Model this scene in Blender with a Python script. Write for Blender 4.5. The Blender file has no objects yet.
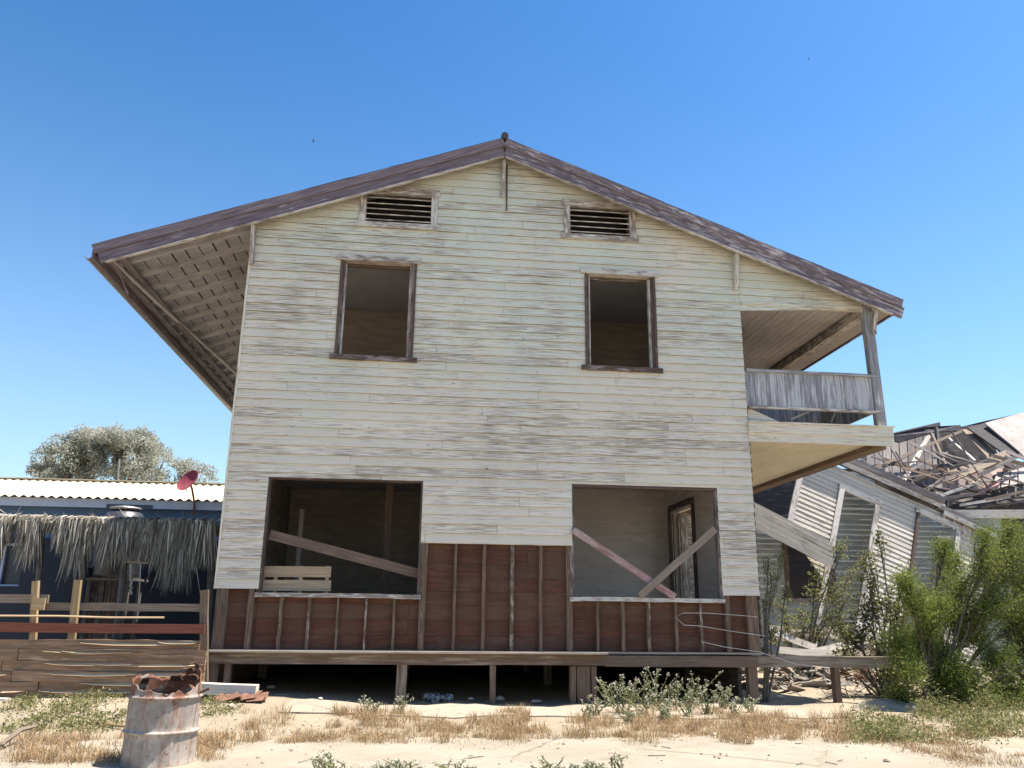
import bpy, math, random
from mathutils import Vector, Matrix, noise as mn
random.seed(7)
R = random.random
def U(a, b): return a + (b - a) * random.random()
sc = bpy.context.scene
COL = sc.collection

# ------------------------------------------------------------------ camera
F_PX, PIT, ROL, YAW = 810.2032, 0.2711886, 0.0118261, 0.1073193
CAM = Vector((0, -12, 1.27))
Fw = Vector((math.sin(YAW)*math.cos(PIT), math.cos(YAW)*math.cos(PIT), math.sin(PIT)))
_r = Vector((math.cos(YAW), -math.sin(YAW), 0)); _u = _r.cross(Fw)
Rt = _r*math.cos(ROL) + _u*math.sin(ROL); Up = -_r*math.sin(ROL) + _u*math.cos(ROL)
cd = bpy.data.cameras.new("camera"); cam = bpy.data.objects.new("camera", cd); COL.objects.link(cam)
cd.sensor_width = 36; cd.lens = F_PX/1024*36; cd.clip_end = 3000; cd.clip_start = .05
m = Matrix((Rt, Up, -Fw)).transposed().to_4x4(); m.translation = CAM
cam.matrix_world = m
sc.camera = cam
def ray(x, y): return Fw + Rt*((x-512)/F_PX) - Up*((y-384)/F_PX)
def at(x, y, Y):                      # photo measurement -> point on the plane at depth Y
    d = ray(x, y); return CAM + d*((Y+12)/d.y)
def gr(x, y, z=0):                    # photo measurement -> point on the ground
    d = ray(x, y); return CAM + d*((z-CAM.z)/d.z)

def sstep(a, b, x):
    t = max(0, min(1, (x-a)/(b-a))); return t*t*(3-2*t)
def gz(X, Y):                         # ground height
    z = .13*sstep(.5, -3, X)*sstep(-3, -.6, Y)
    if -9 < Y and abs(X) < 40 and Y < 30:
        k = sstep(-3.3, -2.2, Y)
        z += (.035*mn.noise(Vector((X*.9, Y*.9, 0))) + .018*mn.noise(Vector((X*3, Y*3, 4)))) * (.15+.85*k)
        if X > 5.6 and Y > .4: z += .25*sstep(.4, 3, Y)*sstep(5.6, 7.5, X)*(.5+mn.noise(Vector((X*.8, Y*.8, 9))))
    return z

# ------------------------------------------------------------------ mesh builder
class MB:
    def __init__(s): s.v = []; s.f = []; s.uv = []; s.r = []; s.mi = {}; s.mat2 = None
    def face(s, pts, uv=None, r=.5):
        i = len(s.v); s.v.extend(tuple(p) for p in pts); s.f.append(tuple(range(i, i+len(pts))))
        s.uv.append(uv or [(0, 0)]*len(pts)); s.r.append(r)
    def beam(s, p0, p1, w, t, up=(0, 0, 1), seg=1, warp=0, r=None, taper=1):
        """straight (or warped) timber: w along 'up', t across"""
        p0 = Vector(p0); p1 = Vector(p1); a = p1-p0; L = a.length; a.normalize()
        up = Vector(up); sd = a.cross(up)
        if sd.length < 1e-5: sd = a.cross(Vector((1, 0, 0)))
        sd.normalize(); u2 = sd.cross(a)
        r = R() if r is None else r; o = r*13
        rings = []
        for k in range(seg+1):
            q = k/seg; c = p0+a*(L*q)+u2*U(-warp, warp)+sd*U(-warp, warp); tp = 1+(taper-1)*q
            j = lambda: 1+U(-warp, warp)*4
            rings.append([c+u2*(w/2*tp*j())*b+sd*(t/2*tp*j())*d for b, d in ((1, 1), (1, -1), (-1, -1), (-1, 1))])
        ws = (t, w, t, w)
        for k in range(seg):
            for i in range(4):
                j = (i+1) % 4; A = rings[k]; B = rings[k+1]; u0 = L*k/seg+o; u1 = L*(k+1)/seg+o; v0 = o+i*.41
                s.face([A[i], A[j], B[j], B[i]], [(u0, v0), (u0, v0+ws[i]), (u1, v0+ws[i]), (u1, v0)], r)
        for A, fl in ((rings[0], 0), (rings[-1], 1)):
            q = A if not fl else A[::-1]
            s.face(q, [(o, o), (o+t, o), (o+t, o+w), (o, o+w)], r)
        return s
    def box(s, x0, x1, y0, y1, z0, z1, r=None, seg=1, warp=0):
        d = (x1-x0, y1-y0, z1-z0); cx, cy, cz = (x0+x1)/2, (y0+y1)/2, (z0+z1)/2
        k = d.index(max(d))
        if k == 0: return s.beam((x0, cy, cz), (x1, cy, cz), d[2], d[1], (0, 0, 1), seg, warp, r)
        if k == 1: return s.beam((cx, y0, cz), (cx, y1, cz), d[2], d[0], (0, 0, 1), seg, warp, r)
        return s.beam((cx, cy, z0), (cx, cy, z1), d[0], d[1], (1, 0, 0), seg, warp, r)
    def plate(s, pts, t, n=None, r=None):
        """polygon with thickness t (away from n)"""
        pts = [Vector(p) for p in pts]
        if n is None:
            n = Vector((0, 0, 0))
            for i in range(len(pts)): n += (pts[i]-pts[0]).cross(pts[(i+1) % len(pts)]-pts[0])
        n = Vector(n).normalized(); r = R() if r is None else r; o = r*13
        a = (pts[1]-pts[0]).normalized(); b = n.cross(a)
        uv = [((p-pts[0]).dot(a)+o, (p-pts[0]).dot(b)+o) for p in pts]
        bk = [p-n*t for p in pts]
        s.face(pts, uv, r); s.face(bk[::-1], uv[::-1], r)
        for i in range(len(pts)):
            j = (i+1) % len(pts); L = (pts[j]-pts[i]).length
            s.face([pts[i], bk[i], bk[j], pts[j]], [(o, 0), (o, t), (o+L, t), (o+L, 0)], r)
        return s
    def tube(s, path, rad, n=6, r=None, cap=True):
        path = [Vector(p) for p in path]; r = R() if r is None else r
        rads = rad if isinstance(rad, (list, tuple)) else [rad]*len(path)
        rings = []; L = 0; Ls = []
        for k, p in enumerate(path):
            a = (path[min(k+1, len(path)-1)]-path[max(k-1, 0)]).normalized()
            x = a.cross(Vector((0, 0, 1)))
            if x.length < .05: x = a.cross(Vector((1, 0, 0)))
            x.normalize(); y = a.cross(x)
            if k: L += (p-path[k-1]).length
            Ls.append(L)
            rings.append([p+(x*math.cos(6.2832*i/n)+y*math.sin(6.2832*i/n))*rads[k] for i in range(n)])
        for k in range(len(path)-1):
            for i in range(n):
                j = (i+1) % n
                s.face([rings[k][i], rings[k][j], rings[k+1][j], rings[k+1][i]],
                       [(Ls[k], i*.05), (Ls[k], i*.05+.05), (Ls[k+1], i*.05+.05), (Ls[k+1], i*.05)], r)
        if cap: s.face(rings[0][::-1], None, r); s.face(rings[-1], None, r)
        return s
    def lathe(s, c, prof, n=24, axis=None, r=None):
        c = Vector(c); ax = Vector(axis or (0, 0, 1)).normalized(); r = R() if r is None else r
        x = ax.cross(Vector((0, 1, 0))); x = x.normalized() if x.length > .05 else Vector((1, 0, 0)); y = ax.cross(x)
        P = lambda k, i: c+ax*prof[k][1]+(x*math.cos(6.2832*i/n)+y*math.sin(6.2832*i/n))*prof[k][0]
        for k in range(len(prof)-1):
            for i in range(n):
                s.face([P(k, i), P(k, i+1), P(k+1, i+1), P(k+1, i)], [(i*.1, prof[k][1]), (i*.1+.1, prof[k][1]), (i*.1+.1, prof[k+1][1]), (i*.1, prof[k+1][1])], r)
        return s
    def leaf(s, p, d, up, L, w, r):
        """one small leaf-shaped face"""
        d = d.normalized(); sd = d.cross(up)
        if sd.length < 1e-4: sd = Vector((1, 0, 0))
        sd.normalize()
        s.face([p, p+d*L*.45+sd*w/2, p+d*L, p+d*L*.45-sd*w/2], None, r)
    def build(s, name, mat, parent=None, smooth=False):
        me = bpy.data.meshes.new(name); me.from_pydata(s.v, [], s.f)
        ul = me.uv_layers.new(name="UVMap")
        ul.data.foreach_set("uv", [c for f in s.uv for p in f for c in p])
        at_ = me.attributes.new("rnd", 'FLOAT', 'FACE'); at_.data.foreach_set("value", s.r)
        if smooth: me.polygons.foreach_set("use_smooth", [True]*len(me.polygons))
        me.materials.append(mat)
        if s.mi:
            me.materials.append(s.mat2)
            for k, q in s.mi.items(): me.polygons[k].material_index = q
        o = bpy.data.objects.new(name, me); COL.objects.link(o)
        if parent: o.parent = parent
        if smooth:
            import bmesh
            b = bmesh.new(); b.from_mesh(me); bmesh.ops.remove_doubles(b, verts=b.verts, dist=1e-5); b.to_mesh(me); b.free()
        return o
def tag(o, label=None, cat=None, group=None, kind=None):
    for k, v in (('label', label), ('category', cat), ('group', group), ('kind', kind)):
        if v: o[k] = v
    return o
def empty(name, loc, label, cat, group=None):
    o = bpy.data.objects.new(name, None); COL.objects.link(o); o.empty_display_size = .3
    tag(o, label, cat, group); return o           # (roots stay at the origin frame; children carry world coordinates)

# ------------------------------------------------------------------ materials
class NT:
    def __init__(s, name):
        s.m = bpy.data.materials.new(name); s.m.use_nodes = True; s.t = s.m.node_tree; s.t.nodes.clear()
    def n(s, typ, ins=None, **kw):
        x = s.t.nodes.new(typ)
        for k, v in kw.items(): setattr(x, k, v)
        for k, v in (ins or {}).items():
            if isinstance(v, tuple) and len(v) == 2 and hasattr(v[0], 'outputs'): s.t.links.new(v[0].outputs[v[1]], x.inputs[k])
            elif hasattr(v, 'outputs'): s.t.links.new(v.outputs[0], x.inputs[k])
            else: x.inputs[k].default_value = v
        return x
    def math(s, op, a, b=0, c=None):
        i = {0: a, 1: b}
        if c is not None: i[2] = c
        return s.n('ShaderNodeMath', i, operation=op)
    def noise(s, vec, scale, detail=4, rough=.55, stretch=None):
        if stretch: vec = s.n('ShaderNodeMapping', {'Vector': vec, 'Scale': stretch})
        return s.n('ShaderNodeTexNoise', {'Vector': vec, 'Scale': scale, 'Detail': detail, 'Roughness': rough})
    def mix(s, f, a, b, blend='MIX'):
        x = s.n('ShaderNodeMix', data_type='RGBA', blend_type=blend)
        for k, v in ((0, f), (6, a), (7, b)):
            if isinstance(v, tuple) and hasattr(v[0], 'outputs'): s.t.links.new(v[0].outputs[v[1]], x.inputs[k])
            elif hasattr(v, 'outputs'):
                o = v.outputs[2] if v.bl_idname == 'ShaderNodeMix' else v.outputs[0]
                s.t.links.new(o, x.inputs[k])
            else: x.inputs[k].default_value = (*v, 1) if isinstance(v, tuple) else v
        return x
    def ramp(s, f, lo, hi):
        return s.n('ShaderNodeMapRange', {'Value': f, 'From Min': lo, 'From Max': hi}, interpolation_type='SMOOTHSTEP')
    def out(s, color, rough=.85, bump=None, bs=.3, spec=.25, dist=.01, metal=0.):
        p = s.n('ShaderNodeBsdfPrincipled', {'Roughness': rough, 'Specular IOR Level': spec, 'Metallic': metal})
        if hasattr(color, 'outputs'): s.t.links.new(color.outputs[2] if color.bl_idname == 'ShaderNodeMix' else color.outputs[0], p.inputs['Base Color'])
        else: p.inputs['Base Color'].default_value = (*color, 1)
        if bump: s.t.links.new(s.n('ShaderNodeBump', {'Height': bump, 'Strength': bs, 'Distance': dist}).outputs[0], p.inputs['Normal'])
        s.n('ShaderNodeOutputMaterial', {'Surface': p}); return s.m
def M_timber(name, wood, dark, paint=None, cover=.5, soft=.08, paint2=None, flake=(5, 22), vary=.35, big=.5, bs=.35, grain=70, dirt=None, spots=.0, rough=.85, green_up=False):
    """weathered timber with optional flaking paint; UV: u along the board in metres"""
    t = NT(name); uv = t.n('ShaderNodeUVMap'); rn = t.n('ShaderNodeAttribute', attribute_name='rnd'); rnd = (rn, 'Fac')
    obj = (t.n('ShaderNodeTexCoord'), 'Object')
    g = t.noise(uv, 1, 5, .6, (2.2, grain, 1)); g2 = t.noise(uv, 1, 3, .6, (.9, grain*.3, 1))
    b = t.noise(obj, .7, 4, .6)
    col = t.mix(t.ramp(g, .35, .7), dark, wood)
    col = t.mix(t.ramp(g2, .4, .75), col, tuple(c*.6 for c in wood))
    n = t.noise(uv, 1, 6, .65, (flake[0], flake[1], 1))
    hgt = g
    if paint:
        pc = paint
        if paint2:
            zz = (t.n('ShaderNodeSeparateXYZ', {0: obj}), 'Z')
            pm = t.math('MULTIPLY_ADD', t.noise(obj, .45, 3, .5), 1.0, t.math('MULTIPLY', zz, .075) if green_up else 0.0)
            pc = t.mix(t.ramp(pm, .75, 1.15) if green_up else t.ramp(pm, .38, .62), paint, paint2)
        s1 = t.math('MULTIPLY_ADD', n, .55, t.math('MULTIPLY', b, big))
        s2 = t.math('MULTIPLY_ADD', rnd, vary*.5, s1)
        s3 = t.math('MULTIPLY_ADD', g, .22, s2)
        base = .275+.5*big+.25*vary+.11
        th = base+(cover-.5)*.5
        mask = t.ramp(s3, th+soft, th-soft)                # 1 = paint kept
        pc = t.mix(t.math('MULTIPLY', t.ramp(g, .3, .75), .35), pc, tuple(c*.72 for c in paint))
        col = t.mix(mask, col, pc)
        hgt = t.math('MULTIPLY_ADD', mask, .8, g)
    if dirt:
        col = t.mix(t.math('MULTIPLY', t.ramp(t.noise(obj, 1.6, 6, .7), .5, .75), .7), col, dirt)
    if spots:
        col = t.mix(t.math('MULTIPLY', t.ramp(t.noise(uv, 1, 2, .5, (9, 26, 1)), .70, .76), spots), col, (.05, .04, .03))
    k = t.math('MULTIPLY_ADD', rnd, vary, 1-vary*.5)
    hs = t.n('ShaderNodeHueSaturation', {'Value': k})
    t.t.links.new(col.outputs[2], hs.inputs['Color'])
    return t.out(hs, rough, hgt, bs, .2, .006)
def M_plain(name, c1, c2, scale=3, rough=.8, bs=.2, metal=0, spec=.3, rust=None, rustcov=.5):
    t = NT(name); obj = (t.n('ShaderNodeTexCoord'), 'Object')
    n = t.noise(obj, scale, 6, .65); col = t.mix(t.ramp(n, .35, .65), c1, c2)
    if rust: col = t.mix(t.ramp(t.noise(obj, scale*2.3, 7, .7), rustcov-.06, rustcov+.06), col, rust)
    return t.out(col, rough, n, bs, spec, .01, metal)
def M_leaf(name, a, b, c=None, trans=.35):
    t = NT(name); rn = (t.n('ShaderNodeAttribute', attribute_name='rnd'), 'Fac')
    col = t.mix(rn, a, b)
    if c: col = t.mix(t.ramp(rn, .86, .9), col, c)
    d = t.n('ShaderNodeBsdfDiffuse'); tr = t.n('ShaderNodeBsdfTranslucent')
    t.t.links.new(col.outputs[2], d.inputs[0]); t.t.links.new(col.outputs[2], tr.inputs[0])
    t.n('ShaderNodeOutputMaterial', {'Surface': t.n('ShaderNodeMixShader', {0: trans, 1: d, 2: tr})}); return t.m

PALE = (.77, .69, .555); GREEN = (.65, .655, .52)
m_siding = M_timber('flaking_siding', (.49, .42, .335), (.26, .205, .155), PALE, .575, .05, GREEN, (2.6, 75), .17, .20, .35, 100, spots=.75, green_up=True)
m_lap_shade = M_timber('lap_shadow_edge', (.17, .145, .12), (.07, .06, .05), (.38, .35, .29), .42, .1, None, (2, 9), .4)  # dark undersides of the laps: shadow lines put into the colour
m_frame = M_timber('dark_frame_wood', (.16, .11, .085), (.06, .042, .035), (.34, .29, .27), .36, .06, None, (4, 20), .4, .3)
m_trim = M_timber('flaking_trim', (.36, .30, .25), (.15, .11, .09), (.62, .58, .51), .50, .07, None, (5, 24), .15, .4)
m_rake = M_timber('purple_rake', (.235, .19, .20), (.09, .066, .08), (.47, .42, .415), .39, .05, None, (3.5, 26), .3, .3, .4, 50)
m_soffit = M_timber('grey_soffit', (.40, .385, .395), (.23, .215, .22), (.49, .47, .475), .5, .12, None, (3, 14), .3, .4, .2)
m_rafter = M_timber('rafter_wood', (.44, .415, .415), (.27, .25, .25), (.53, .505, .50), .5, .1, None, (3, 14), .25)
m_tar = M_plain('tar_roofing', (.035, .03, .04), (.075, .065, .075), 4, .9)
m_red = M_timber('red_sheathing', (.135, .055, .036), (.065, .032, .022), (.17, .095, .065), .42, .14, None, (1.2, 7), .5, .5, .3, 30, dirt=(.11, .075, .055))
m_stud = M_timber('stud_wood', (.235, .165, .115), (.085, .056, .042), (.46, .39, .32), .29, .06, None, (6, 16), .35, .3, .4, 40)
m_beam = M_timber('old_beam', (.20, .145, .105), (.09, .062, .048), (.36, .30, .24), .36, .1, None, (1.5, 18), .3, .35)
m_ledge = M_timber('pale_ledge', (.55, .47, .37), (.32, .25, .19), None, vary=.3)
m_grail = M_timber('grey_boards', (.31, .305, .31), (.16, .155, .16), (.58, .57, .56), .50, .09, None, (2.5, 26), .35, .35)
m_tan = M_timber('tan_soffit', (.72, .64, .50), (.58, .50, .37), (.77, .70, .57), .5, .2, None, (1.5, 3), .1, .5, .1, 20, spots=.8)
m_pceil = M_timber('porch_ceiling', (.46, .41, .37), (.3, .26, .23), (.52, .47, .43), .5, .15, None, (2, 20), .22, spots=.7)
m_inner = M_timber('interior_planks', (.64, .575, .52), (.5, .44, .39), (.70, .635, .575), .6, .12, None, (2, 12), .12, .4, .15, spots=.5)
m_inner2 = M_timber('interior_brown', (.42, .36, .31), (.30, .25, .215), (.48, .42, .36), .5, .12, None, (2, 12), .2)
m_ceil = M_plain('interior_ceiling', (.55, .55, .57), (.46, .46, .48), 2)
m_redboard = M_timber('red_flaking_board', (.36, .185, .165), (.25, .11, .095), (.52, .40, .37), .36, .12, None, (4, 22), .1)
m_grey = M_timber('grey_plank', (.31, .25, .195), (.16, .12, .09), None, vary=.35)
m_brownplank = M_timber('brown_plank', (.22, .155, .115), (.11, .075, .055), None, vary=.3)
m_pallet = M_timber('pallet_wood', (.56, .42, .27), (.36, .25, .15), None, vary=.25)
m_slab = M_timber('slab_fence', (.36, .23, .145), (.17, .105, .065), (.56, .42, .27), .32, .03, None, (.5, 11), .3, .2, .5, 30)
m_waney = M_timber('waney_edges', (.58, .44, .28), (.40, .28, .17), None, vary=.3)
m_rail = M_timber('red_rail', (.26, .095, .06), (.13, .05, .035), None, vary=.2)
m_yel = M_timber('yellow_post', (.44, .32, .18), (.27, .185, .10), None, vary=.4)
m_rubble = M_timber('rubble_boards', (.24, .20, .165), (.10, .085, .07), (.42, .39, .35), .4, .1, None, (2, 9), .8)
m_eave = M_timber('eave_boards', (.17, .13, .145), (.08, .058, .07), (.26, .22, .23), .4, .1, None, (2, 20), .4)
m_white = M_timber('white_plank', (.5, .44, .36), (.38, .32, .25), (.62, .58, .50), .62, .08, None, (2, 9), .08)
m_ruinw = M_timber('ruin_siding', (.43, .38, .325), (.23, .195, .165), (.60, .55, .475), .64, .06, (.54, .50, .44), (3, 30), .2, .4, .3, 60, spots=.5)
m_ruinb = M_timber('ruin_blue_wall', (.27, .275, .26), (.17, .17, .16), (.40, .43, .42), .62, .12, (.36, .385, .365), (2, 12), .2, .4)
m_ruintrim = M_timber('ruin_trim', (.42, .38, .34), (.22, .19, .165), (.62, .585, .54), .55, .06, None, (4, 18), .15)
m_ruinroof = M_timber('ruin_roof_boards', (.235, .21, .205), (.09, .08, .085), (.36, .33, .31), .42, .1, None, (1.5, 9), .5)
m_char_shade = M_timber('charred_wood_and_shade', (.09, .08, .08), (.03, .028, .03), (.2, .18, .17), .3, .08, None, (2, 10), .5)  # dark boards; also painted shade on bracket strip, fascia gap and ruin backing
m_sheet = M_plain('pale_roof_sheet', (.36, .335, .31), (.28, .25, .235), 2.5, .8, rust=(.23, .18, .15), rustcov=.6)
m_pink = M_plain('torn_pink_felt', (.27, .18, .16), (.36, .30, .26), 4, .9)
m_blue = M_plain('blue_render', (.08, .15, .28), (.10, .175, .305), .8, .8)
m_shade_band = M_plain('thatch_shade', (.022, .028, .042), (.03, .036, .05), .8, .8)  # near-black: deep shade under the thatch put into the colour
m_fasc = M_plain('pale_blue_fascia', (.40, .45, .55), (.47, .51, .6), 2, .7)
m_corr = M_plain('cream_sheet', (.46, .40, .285), (.52, .455, .335), 1.2, .6, rust=(.55, .42, .3), rustcov=.70)
m_black = M_plain('black_plastic', (.03, .032, .04), (.045, .048, .058), 3, .4, spec=.5)
m_dark = M_plain('vent_void_shade', (.02, .02, .022), (.03, .03, .03), 3, .9)  # near-black for the unlit space behind the vents
m_dish = M_plain('red_dish', (.20, .035, .055), (.26, .06, .075), 6, .8, spec=.1, rust=(.2, .08, .07), rustcov=.60)
m_metal = M_plain('grey_metal', (.30, .29, .28), (.22, .21, .2), 5, .5, metal=.5)
m_pole = M_plain('pole_wood', (.16, .145, .13), (.09, .08, .075), 5, .8)
m_wire = M_plain('white_wire', (.55, .52, .47), (.45, .42, .38), 8, .6)
m_thatch = M_leaf('palm_thatch', (.13, .115, .095), (.46, .42, .345), (.70, .65, .56), .2)
m_tree = M_leaf('tamarisk_leaf', (.29, .30, .24), (.5, .49, .41), (.58, .55, .47), .45)
m_bright = M_leaf('mesquite_leaf', (.10, .135, .03), (.215, .255, .065), (.33, .31, .12), .4)
m_darkl = M_leaf('dark_leaf', (.075, .085, .03), (.19, .20, .075), (.27, .25, .11), .35)
m_olive = M_leaf('olive_leaf', (.12, .14, .05), (.24, .25, .10), (.34, .30, .15), .4)
m_gcov = M_leaf('ground_cover_leaf', (.12, .13, .05), (.24, .235, .11), (.40, .33, .17), .35)
m_sage = M_leaf('sage_leaf', (.17, .19, .11), (.33, .335, .22), (.5, .47, .37), .35)
m_dry = M_leaf('dry_grass_blade', (.30, .205, .115), (.52, .405, .25), (.34, .19, .09), .3)
m_rustleaf = M_leaf('rust_leaf', (.16, .07, .03), (.26, .13, .055), None, .3)
m_bark = M_plain('bark', (.10, .08, .065), (.16, .135, .11), 8, .9, .5)
m_stone = M_plain('pale_stone', (.50, .46, .40), (.40, .36, .30), 6, .9, .5)
m_burnt = M_plain('burnt_rust', (.035, .022, .018), (.11, .05, .03), 14, .9, .5)
m_grav = M_plain('gravel_stone', (.22, .175, .125), (.34, .285, .22), 9, .9, .5)
m_scrap = M_plain('rust_scrap', (.14, .07, .045), (.22, .12, .08), 9, .9, .5)
m_bird = M_plain('bird_dark', (.02, .02, .025), (.03, .03, .03), 5)
m_trash = M_plain('trash_mix', (.04, .04, .045), (.5, .48, .45), 14, .7)

def M_ground():
    t = NT('sandy_dirt'); o = (t.n('ShaderNodeTexCoord'), 'Object')
    n = t.noise(o, .55, 6, .6); n2 = t.noise(o, 5, 8, .7); n3 = t.noise(o, 42, 4, .7)
    c = t.mix(t.ramp(n, .35, .65), (.24, .20, .145), (.305, .26, .197))
    c = t.mix(t.math('MULTIPLY', t.ramp(n2, .45, .75), .6), c, (.25, .18, .11))
    c = t.mix(t.math('MULTIPLY', t.ramp(n3, .55, .75), .45), c, (.24, .185, .125))
    vo = t.n('ShaderNodeTexVoronoi', {'Vector': o, 'Scale': 28.0})
    c = t.mix(t.math('MULTIPLY', t.ramp((vo, 'Distance'), .2, .08), .35), c, (.5, .44, .36))
    h = t.math('MULTIPLY_ADD', n3, .5, n2)
    return t.out(c, .95, h, .7, .1, .03)
def M_conc(name, a, b, d):
    t = NT(name); o = (t.n('ShaderNodeTexCoord'), 'Object')
    n = t.noise(o, .9, 6, .65); n2 = t.noise(o, 7, 8, .7); n3 = t.noise(o, 70, 3, .6)
    c = t.mix(t.ramp(n, .35, .65), a, b); c = t.mix(t.math('MULTIPLY', t.ramp(n2, .5, .72), .55), c, d)
    c = t.mix(t.math('MULTIPLY', t.ramp(n3, .55, .8), .3), c, tuple(x*.55 for x in a))
    w = t.n('ShaderNodeTexVoronoi', {'Vector': t.n('ShaderNodeVectorMath', {0: o, 1: n2}, operation='ADD'), 'Scale': .55}, feature='DISTANCE_TO_EDGE')
    c = t.mix(t.math('MULTIPLY', t.ramp(w, .012, .003), .6), c, (.12, .1, .075))
    return t.out(c, .9, n2, .35, .15, .015)
m_ground = M_ground()
m_road = M_conc('pale_road', (.238, .206, .16), (.28, .247, .196), (.20, .163, .118))
m_walk = M_conc('concrete_walk', (.28, .24, .187), (.325, .282, .224), (.23, .18, .128))

def M_barrel():
    t = NT('rusty_barrel'); o = (t.n('ShaderNodeTexCoord'), 'Object'); uv = t.n('ShaderNodeUVMap')
    z = (t.n('ShaderNodeSeparateXYZ', {0: o}), 'Z')
    n = t.noise(o, 6, 8, .7); s = t.noise(uv, 1, 6, .7, (14, 3.5, 1)); n3 = t.noise(o, 26, 4, .7)
    c = t.mix(t.ramp(n, .4, .62), (.25, .215, .185), (.40, .35, .30))
    c = t.mix(t.math('MULTIPLY', t.ramp(s, .48, .62), .75), c, (.25, .14, .10))
    k = t.math('MULTIPLY_ADD', n, .7, t.math('MULTIPLY', z, .45))
    c = t.mix(t.ramp(k, .57, .63), c, (.155, .065, .035))
    c = t.mix(t.math('MULTIPLY', t.ramp(n3, .58, .68), .7), c, (.10, .05, .032))
    c = t.mix(t.ramp(z, .05, .01), c, (.30, .23, .15))
    return t.out(c, .7, s, .4, .3, .01)
m_barrel = M_barrel()

# ------------------------------------------------------------------ siding
def siding(mb, mapf, z0, z1, exp, lim, holes, lip=.022, brk=(2.2, 4.6), cuts=(), jit=.004, miss=0):
    """lapped boards; lim(z) -> (u0,u1); holes = [(u0,u1,z0,z1)]; mapf(u,z,d) -> point, d = outward"""
    z = z0
    while z < z1-1e-4:
        zt = min(z+exp, z1)
        L0 = lim(z)[0]; L1 = lim(z)[1]
        joints = sorted([c for c in cuts if L0 < c < L1])
        x = L0+U(.6, brk[1])
        while x < L1:
            joints.append(x); x += U(*brk)
        zc = [z]+sorted({h for H in holes for h in (H[2], H[3]) if z+1e-4 < h < zt-1e-4})+[zt]
        rr = {}; oo = {}
        for za, zb in zip(zc, zc[1:]):
            mid = (za+zb)/2
            segs = [(None, None)]
            hs = sorted((H[0], H[1]) for H in holes if H[2] < mid < H[3])
            edges = [None]
            for h in hs: edges += [h[0], h[1]]
            edges.append(None)
            for i in range(0, len(edges), 2):
                a0, a1 = lim(za); b0, b1 = lim(zb)
                la, lb = (a0, b0) if edges[i] is None else (edges[i],)*2
                ra, rb = (a1, b1) if edges[i+1] is None else (edges[i+1],)*2
                if edges[i] is not None: la = max(la, a0); lb = max(lb, b0)
                if edges[i+1] is not None: ra = min(ra, a1); rb = min(rb, b1)
                if ra-la < .01: continue
                if rb < lb: lb = rb = (lb+rb)/2
                js = [j for j in sorted(joints) if max(la, lb)+.05 < j < min(ra, rb)-.05]
                ends = [(la, lb)]+[(j, j) for j in js]+[(ra, rb)]
                for (p, pt), (q, qt) in zip(ends, ends[1:]):
                    key = sum(1 for j in joints if j <= max(p, pt)+1e-3)
                    if key not in rr: rr[key] = R(); oo[key] = (U(-jit, jit)*.6, U(0, jit))
                    r = rr[key]; oz, od = oo[key]
                    if R() < miss: continue
                    if p != ends[0][0]: p += .004; pt += .004
                    nseg = max(1, int((q-p)/.7))
                    kz = lambda zz: lip*(1-.75*(zz-z)/exp)
                    pts = []
                    for k in range(nseg+1):
                        f = k/nseg; u = p+(q-p)*f; ut = pt+(qt-pt)*f
                        dz = oz+U(-jit, jit)*.7 if za == z else 0
                        dd = od+U(-jit, jit)*.5
                        pts.append((u, za+dz, kz(za)+dd, ut, zb+(.004 if zb == zt and zb < z1-1e-3 else 0), kz(zb)))
                    for A, B in zip(pts, pts[1:]):
                        o = r*31
                        mb.face([mapf(A[0], A[1], A[2]), mapf(B[0], B[1], B[2]), mapf(B[3], B[4], B[5]), mapf(A[3], A[4], A[5])],
                                [(A[0]+o, A[1]), (B[0]+o, B[1]), (B[3]+o, B[4]), (A[3]+o, A[4])], r)
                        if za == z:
                            mb.mi[len(mb.f)] = 1; mb.mat2 = m_lap_shade  # lap underside gets the dark painted shadow line
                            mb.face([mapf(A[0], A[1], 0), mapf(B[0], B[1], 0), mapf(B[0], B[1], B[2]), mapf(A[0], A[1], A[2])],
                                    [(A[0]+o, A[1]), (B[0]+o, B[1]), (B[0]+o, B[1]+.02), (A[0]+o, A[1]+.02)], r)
        z = zt
def panel(mb, mapf, us, zlo, top, holes, t, r=.5):
    """wall slab with openings: mapf(u,z,d) d from 0 to -t inward"""
    us = sorted(set(us+[h for H in holes for h in H[:2]]))
    for u0, u1 in zip(us, us[1:]):
        um = (u0+u1)/2; z = zlo
        hs = sorted((H[2], H[3]) for H in holes if H[0] < um < H[1])
        pieces = []
        for h in hs:
            if h[0] > z+1e-4: pieces.append((z, h[0]))
            z = h[1]
        pieces.append((z, None))
        for a, b in pieces:
            t0 = b if b else top(u0); t1 = b if b else top(u1)
            if min(t0, t1) <= a: continue
            P = [mapf(u0, a, 0), mapf(u1, a, 0), mapf(u1, t1, 0), mapf(u0, t0, 0)]
            n = (P[1]-P[0]).cross(P[2]-P[0])
            uv = [(u0, a), (u1, a), (u1, t1), (u0, t0)]
            Q = [mapf(u0, a, -t), mapf(u1, a, -t), mapf(u1, t1, -t), mapf(u0, t0, -t)]
            mb.face(P, uv, r); mb.face(Q[::-1], uv[::-1], r)
            for i in range(4):
                j = (i+1) % 4; mb.face([P[i], Q[i], Q[j], P[j]], [uv[i], (uv[i][0]+t, uv[i][1]+t), (uv[j][0]+t, uv[j][1]+t), uv[j]], r)

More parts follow.
